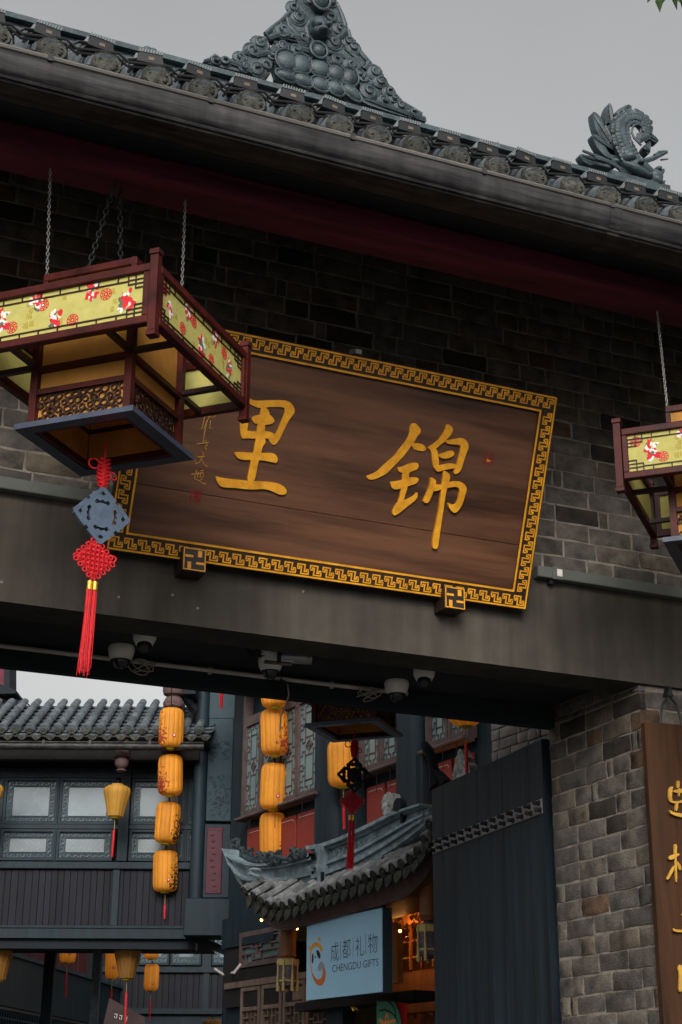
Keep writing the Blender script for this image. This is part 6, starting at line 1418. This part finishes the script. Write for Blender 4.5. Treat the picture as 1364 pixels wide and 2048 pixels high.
# triangular crest and dark bird finial behind the door top
t = thing('crest_ornament', 'pale scrolled triangular crest peeking over the top of the black door', 'ornament', tuple(RB.at(928,1560,RC)))
S3b = .21994
def r3(x, y): return 820+x*S3b, 1400+y*S3b
q = B(); q.prism(RB, [RB.px(*r3(*p), RC) for p in ((405,760),(415,640),(440,560),(465,450),(485,450),(500,500),(530,520),(525,560),(560,590),(570,650),(560,760))], RC-.05, RC+.02)
for (x,y,rad) in ((470,480,22),(510,525,22),(450,540,24),(500,580,22),(535,610,34),(430,670,34),(480,640,30),(450,720,26)):
    a,b = RB.px(*r3(x,y), RC); q.tube(spiral(RB,a,b,RC+.02,rad*.00075,1.4,x,1,12), .007, 5)
obj('crest', q, M_shoptile, t, True)
t = thing('bird_finial', 'dark upright finial rising behind the free edge of the black door', 'finial', tuple(RB.at(885,1570,.9)))
q = B(); BC = .9
q.tube([RB.at(*r3(x,y),BC) for x,y in ((115,375),(130,400),(165,460),(200,530),(215,620),(235,700),(260,800))], [.006,.024,.034,.032,.03,.045,.06], 8); q.prism(RB, [RB.px(*r3(*p), BC) for p in ((190,650),(255,640),(350,735),(300,800),(210,800))], BC-.03, BC+.03); obj('body', q, M_eave, t, True)
# ================================================================== SIGN BOX
SGc = .60
c_ = [RB.px(x,y,SGc) for x,y in ((605,1850),(757,1812),(773,1980),(620,2005))]
sa0, sa1 = (c_[0][0]+c_[3][0])/2, (c_[1][0]+c_[2][0])/2; sb1, sb0 = (c_[0][1]+c_[1][1])/2, (c_[2][1]+c_[3][1])/2
sg_ = thing('shop_sign', 'pale blue box sign with panda logo reading CHENGDU GIFTS under the tiled canopy', 'sign', tuple(RB.P((sa0+sa1)/2,sb0,SGc-.06)))
q = B(); q.bbox(RB, sa0, sa1, sb0, sb1, SGc-.075, SGc-.004, .002); obj('box', q, M_signside, sg_)
q = B(); q.box(RB, sa0+.004, sa1-.004, sb0+.004, sb1-.004, SGc-.0035, SGc); obj('face', q, M_signface, sg_)
q = B(); q.bar(RB.P(sa0+.1,sb1,SGc-.07),RB.P(sa0+.1,sb1+.35,SGc-.07),.02,.02); q.bar(RB.P(sa1-.1,sb1,SGc-.07),RB.P(sa1-.1,sb1+.35,SGc-.07),.02,.02); obj('hanger', q, M_black, sg_)
S9 = 200/1364
def sp_(x, y): return RB.px(590+x*S9, 1790+y*S9, SGc)
SF = Frame(RB.O, RB.u, RB.v)
def flat(name, polys, mt, e=.0015, sm=2):
    q = B()
    for po in polys:
        pts = [sp_(*p) for p in po]
        for _ in range(sm): n = len(pts); pts = [p for i in range(n) for p in ((pts[i][0]*.75+pts[(i+1)%n][0]*.25, pts[i][1]*.75+pts[(i+1)%n][1]*.25),(pts[i][0]*.25+pts[(i+1)%n][0]*.75, pts[i][1]*.25+pts[(i+1)%n][1]*.75))]
        q.prism(RB, pts, SGc+.0002, SGc+e)
    obj(name, q, mt, sg_)
flat('logo_arc', [[(388,760),(375,720),(345,670),(305,640),(260,648),(225,690),(208,760),(203,850),(210,960),(228,1070),(228,1070),(240,1060),(218,940),(215,840),(225,770),(250,720),(290,700),(325,715),(345,745),(350,775),(370,765)],[(315,615),(318,580),(330,565),(345,585),(355,620),(350,640)],[(190,730),(192,700),(203,682),(215,690),(212,725),(200,770)]], M_or1, .0015, 1)
flat('logo_arc', [[(228,1070),(250,1140),(285,1205),(335,1242),(380,1225),(410,1165),(422,1085),(412,1020),(400,1000),(375,995),(382,1040),(375,1100),(350,1145),(310,1155),(270,1120),(240,1060)]], M_or2, .0018, 1)
flat('logo_grey', [[(310,1030),(320,965),(340,915),(365,905),(392,935),(412,1010),(400,1005),(375,995),(355,1015),(350,1045),(335,1030)]], M_grey, .0012, 1)
flat('logo_eye', [[(232,930),(230,860),(238,805),(250,795),(255,840),(250,920),(240,935)],[(292,770),(300,745),(325,760),(345,800),(350,850),(335,875),(312,845),(298,805)],[(272,850),(280,830),(290,845),(282,866)]], M_ink, .0015, 1)
tw = (sa1-sa0)
def sign_text(s, x0, x1, y0, y1, y0b=None, thin=-.012):
    me = text_mesh(s, 1.0, thin); xs = [v.co.x for v in me.vertices]; ys = [v.co.y for v in me.vertices]; lx, hx, ly, hy = min(xs), max(xs), min(ys), max(ys)
    A0, A1 = sp_(x0,(y0+y1)/2)[0], sp_(x1,(y0+y1)/2)[0]
    bt_, bb2 = sp_((x0+x1)/2, y0)[1], sp_((x0+x1)/2, y1)[1]
    q = B(); q.add([RB.P(A0+(v.co.x-lx)/(hx-lx)*(A1-A0), bb2+(v.co.y-ly)/(hy-ly)*(bt_-bb2), SGc+.0012) for v in me.vertices], [tuple(p.vertices) for p in me.polygons]); obj('lettering', q, M_ink, sg_)
for ch_, x0, x1, y0, y1 in (('成',490,598,645,905),('都',650,758,603,868),('礼',825,940,565,838),('物',1000,1125,522,795)): sign_text(ch_, x0, x1, y0, y1)
sign_text('CHENGDU GIFTS', 510, 1140, 910, 1010, thin=-.008)
q = B()
for x,y0,y1 in ((620,625,885),(793,580,840),(965,535,805)):
    a,b0_ = sp_(x,y1); _,b1_ = sp_(x,y0); q.box(RB, a-.0015, a+.0015, b0_, b1_, SGc+.0002, SGc+.0012)
obj('divider_line', q, M_ink, sg_)
# poster in the shop
t = thing('painted_panel', 'green and gold painted panel with a red strip inside the shop, below the sign', 'poster', tuple(RB.at(780,2040,.2)))
PC = .2
def pp(x, y): return 760+x*140/824, 1700+y*348/2048
q = B(); q.prism(RB, [RB.px(*pp(*p), PC) for p in ((-40,2250),(-40,1775),(140,1775),(180,1850),(215,1990),(225,2250))], PC-.02, PC); obj('green_field', q, M_green, t)
q = B()
for pts in ([(0,1890),(60,1875),(130,1910),(180,1960),(210,2030)],[(100,1780),(150,1830),(180,1900),(190,1960)],[(-40,1775),(140,1775)]): q.tube([RB.P(*RB.px(*pp(*p),PC), PC) for p in pts], .006, 5)
obj('outline', q, M_greend, t)
q = B()
for po in ([(60,1990),(70,1930),(85,1915),(100,1940),(105,2000),(85,2030)],[(0,1975),(40,2010),(85,2020),(130,2005),(160,1985),(210,2010),(160,2035),(85,2048),(20,2048),(-10,2010)]): q.prism(RB, [RB.px(*pp(*p),PC) for p in po], PC+.0005, PC+.003)
obj('gold_crown', q, M_posto, t)
q = B(); q.prism(RB, [RB.px(*pp(*p),PC) for p in ((78,1990),(85,1960),(95,1990),(86,2015))], PC+.0032, PC+.004); obj('red_jewel', q, M_posr, t)
q = B(); q.prism(RB, [RB.px(*pp(*p),PC-.05) for p in ((165,1790),(290,1800),(290,2250),(165,2250))], PC-.07, PC-.05); obj('red_strip', q, M_posr, t)
q = B(); q.box(RB, 1.3, 3.0, rp_(780,2003,.15)[1], rp_(780,1985,.15)[1], -.1, .15); tag(obj('door_lintel', q, M_dark), 'dark lintel beam below the sign over the painted green panel', 'beam')
t = thing('gilt_ribbon', 'gilded ribbon ornament hanging below the blue sign', 'ornament', tuple(RB.at(705,2010,.1)))
q = B()
for pts in ([(698,1992),(706,2000),(712,2010)],[(704,2003),(710,2014),(716,2020)],[(700,1998),(704,2010),(708,2022)]): q.tube([RB.at(x,y,.1) for x,y in pts], [.006,.02,.008], 6)
obj('ribbon', q, M_brass, t, True); q = B(); q.bar(RB.at(700,1994,.1), RB.at(700,1994,.1)+V(0,0,.3), .01, .01); obj('string', q, M_cable, t)
q = B(); q.tube([LB.at(430,1938,.1),LB.at(448,1950,.25),RB.at(468,1945,.1),RB.at(482,1928,.05)], .012, 6); tag(obj('wall_cable', q, M_pipe, None, True), 'grey cable sagging round the lower teal column', 'cable')
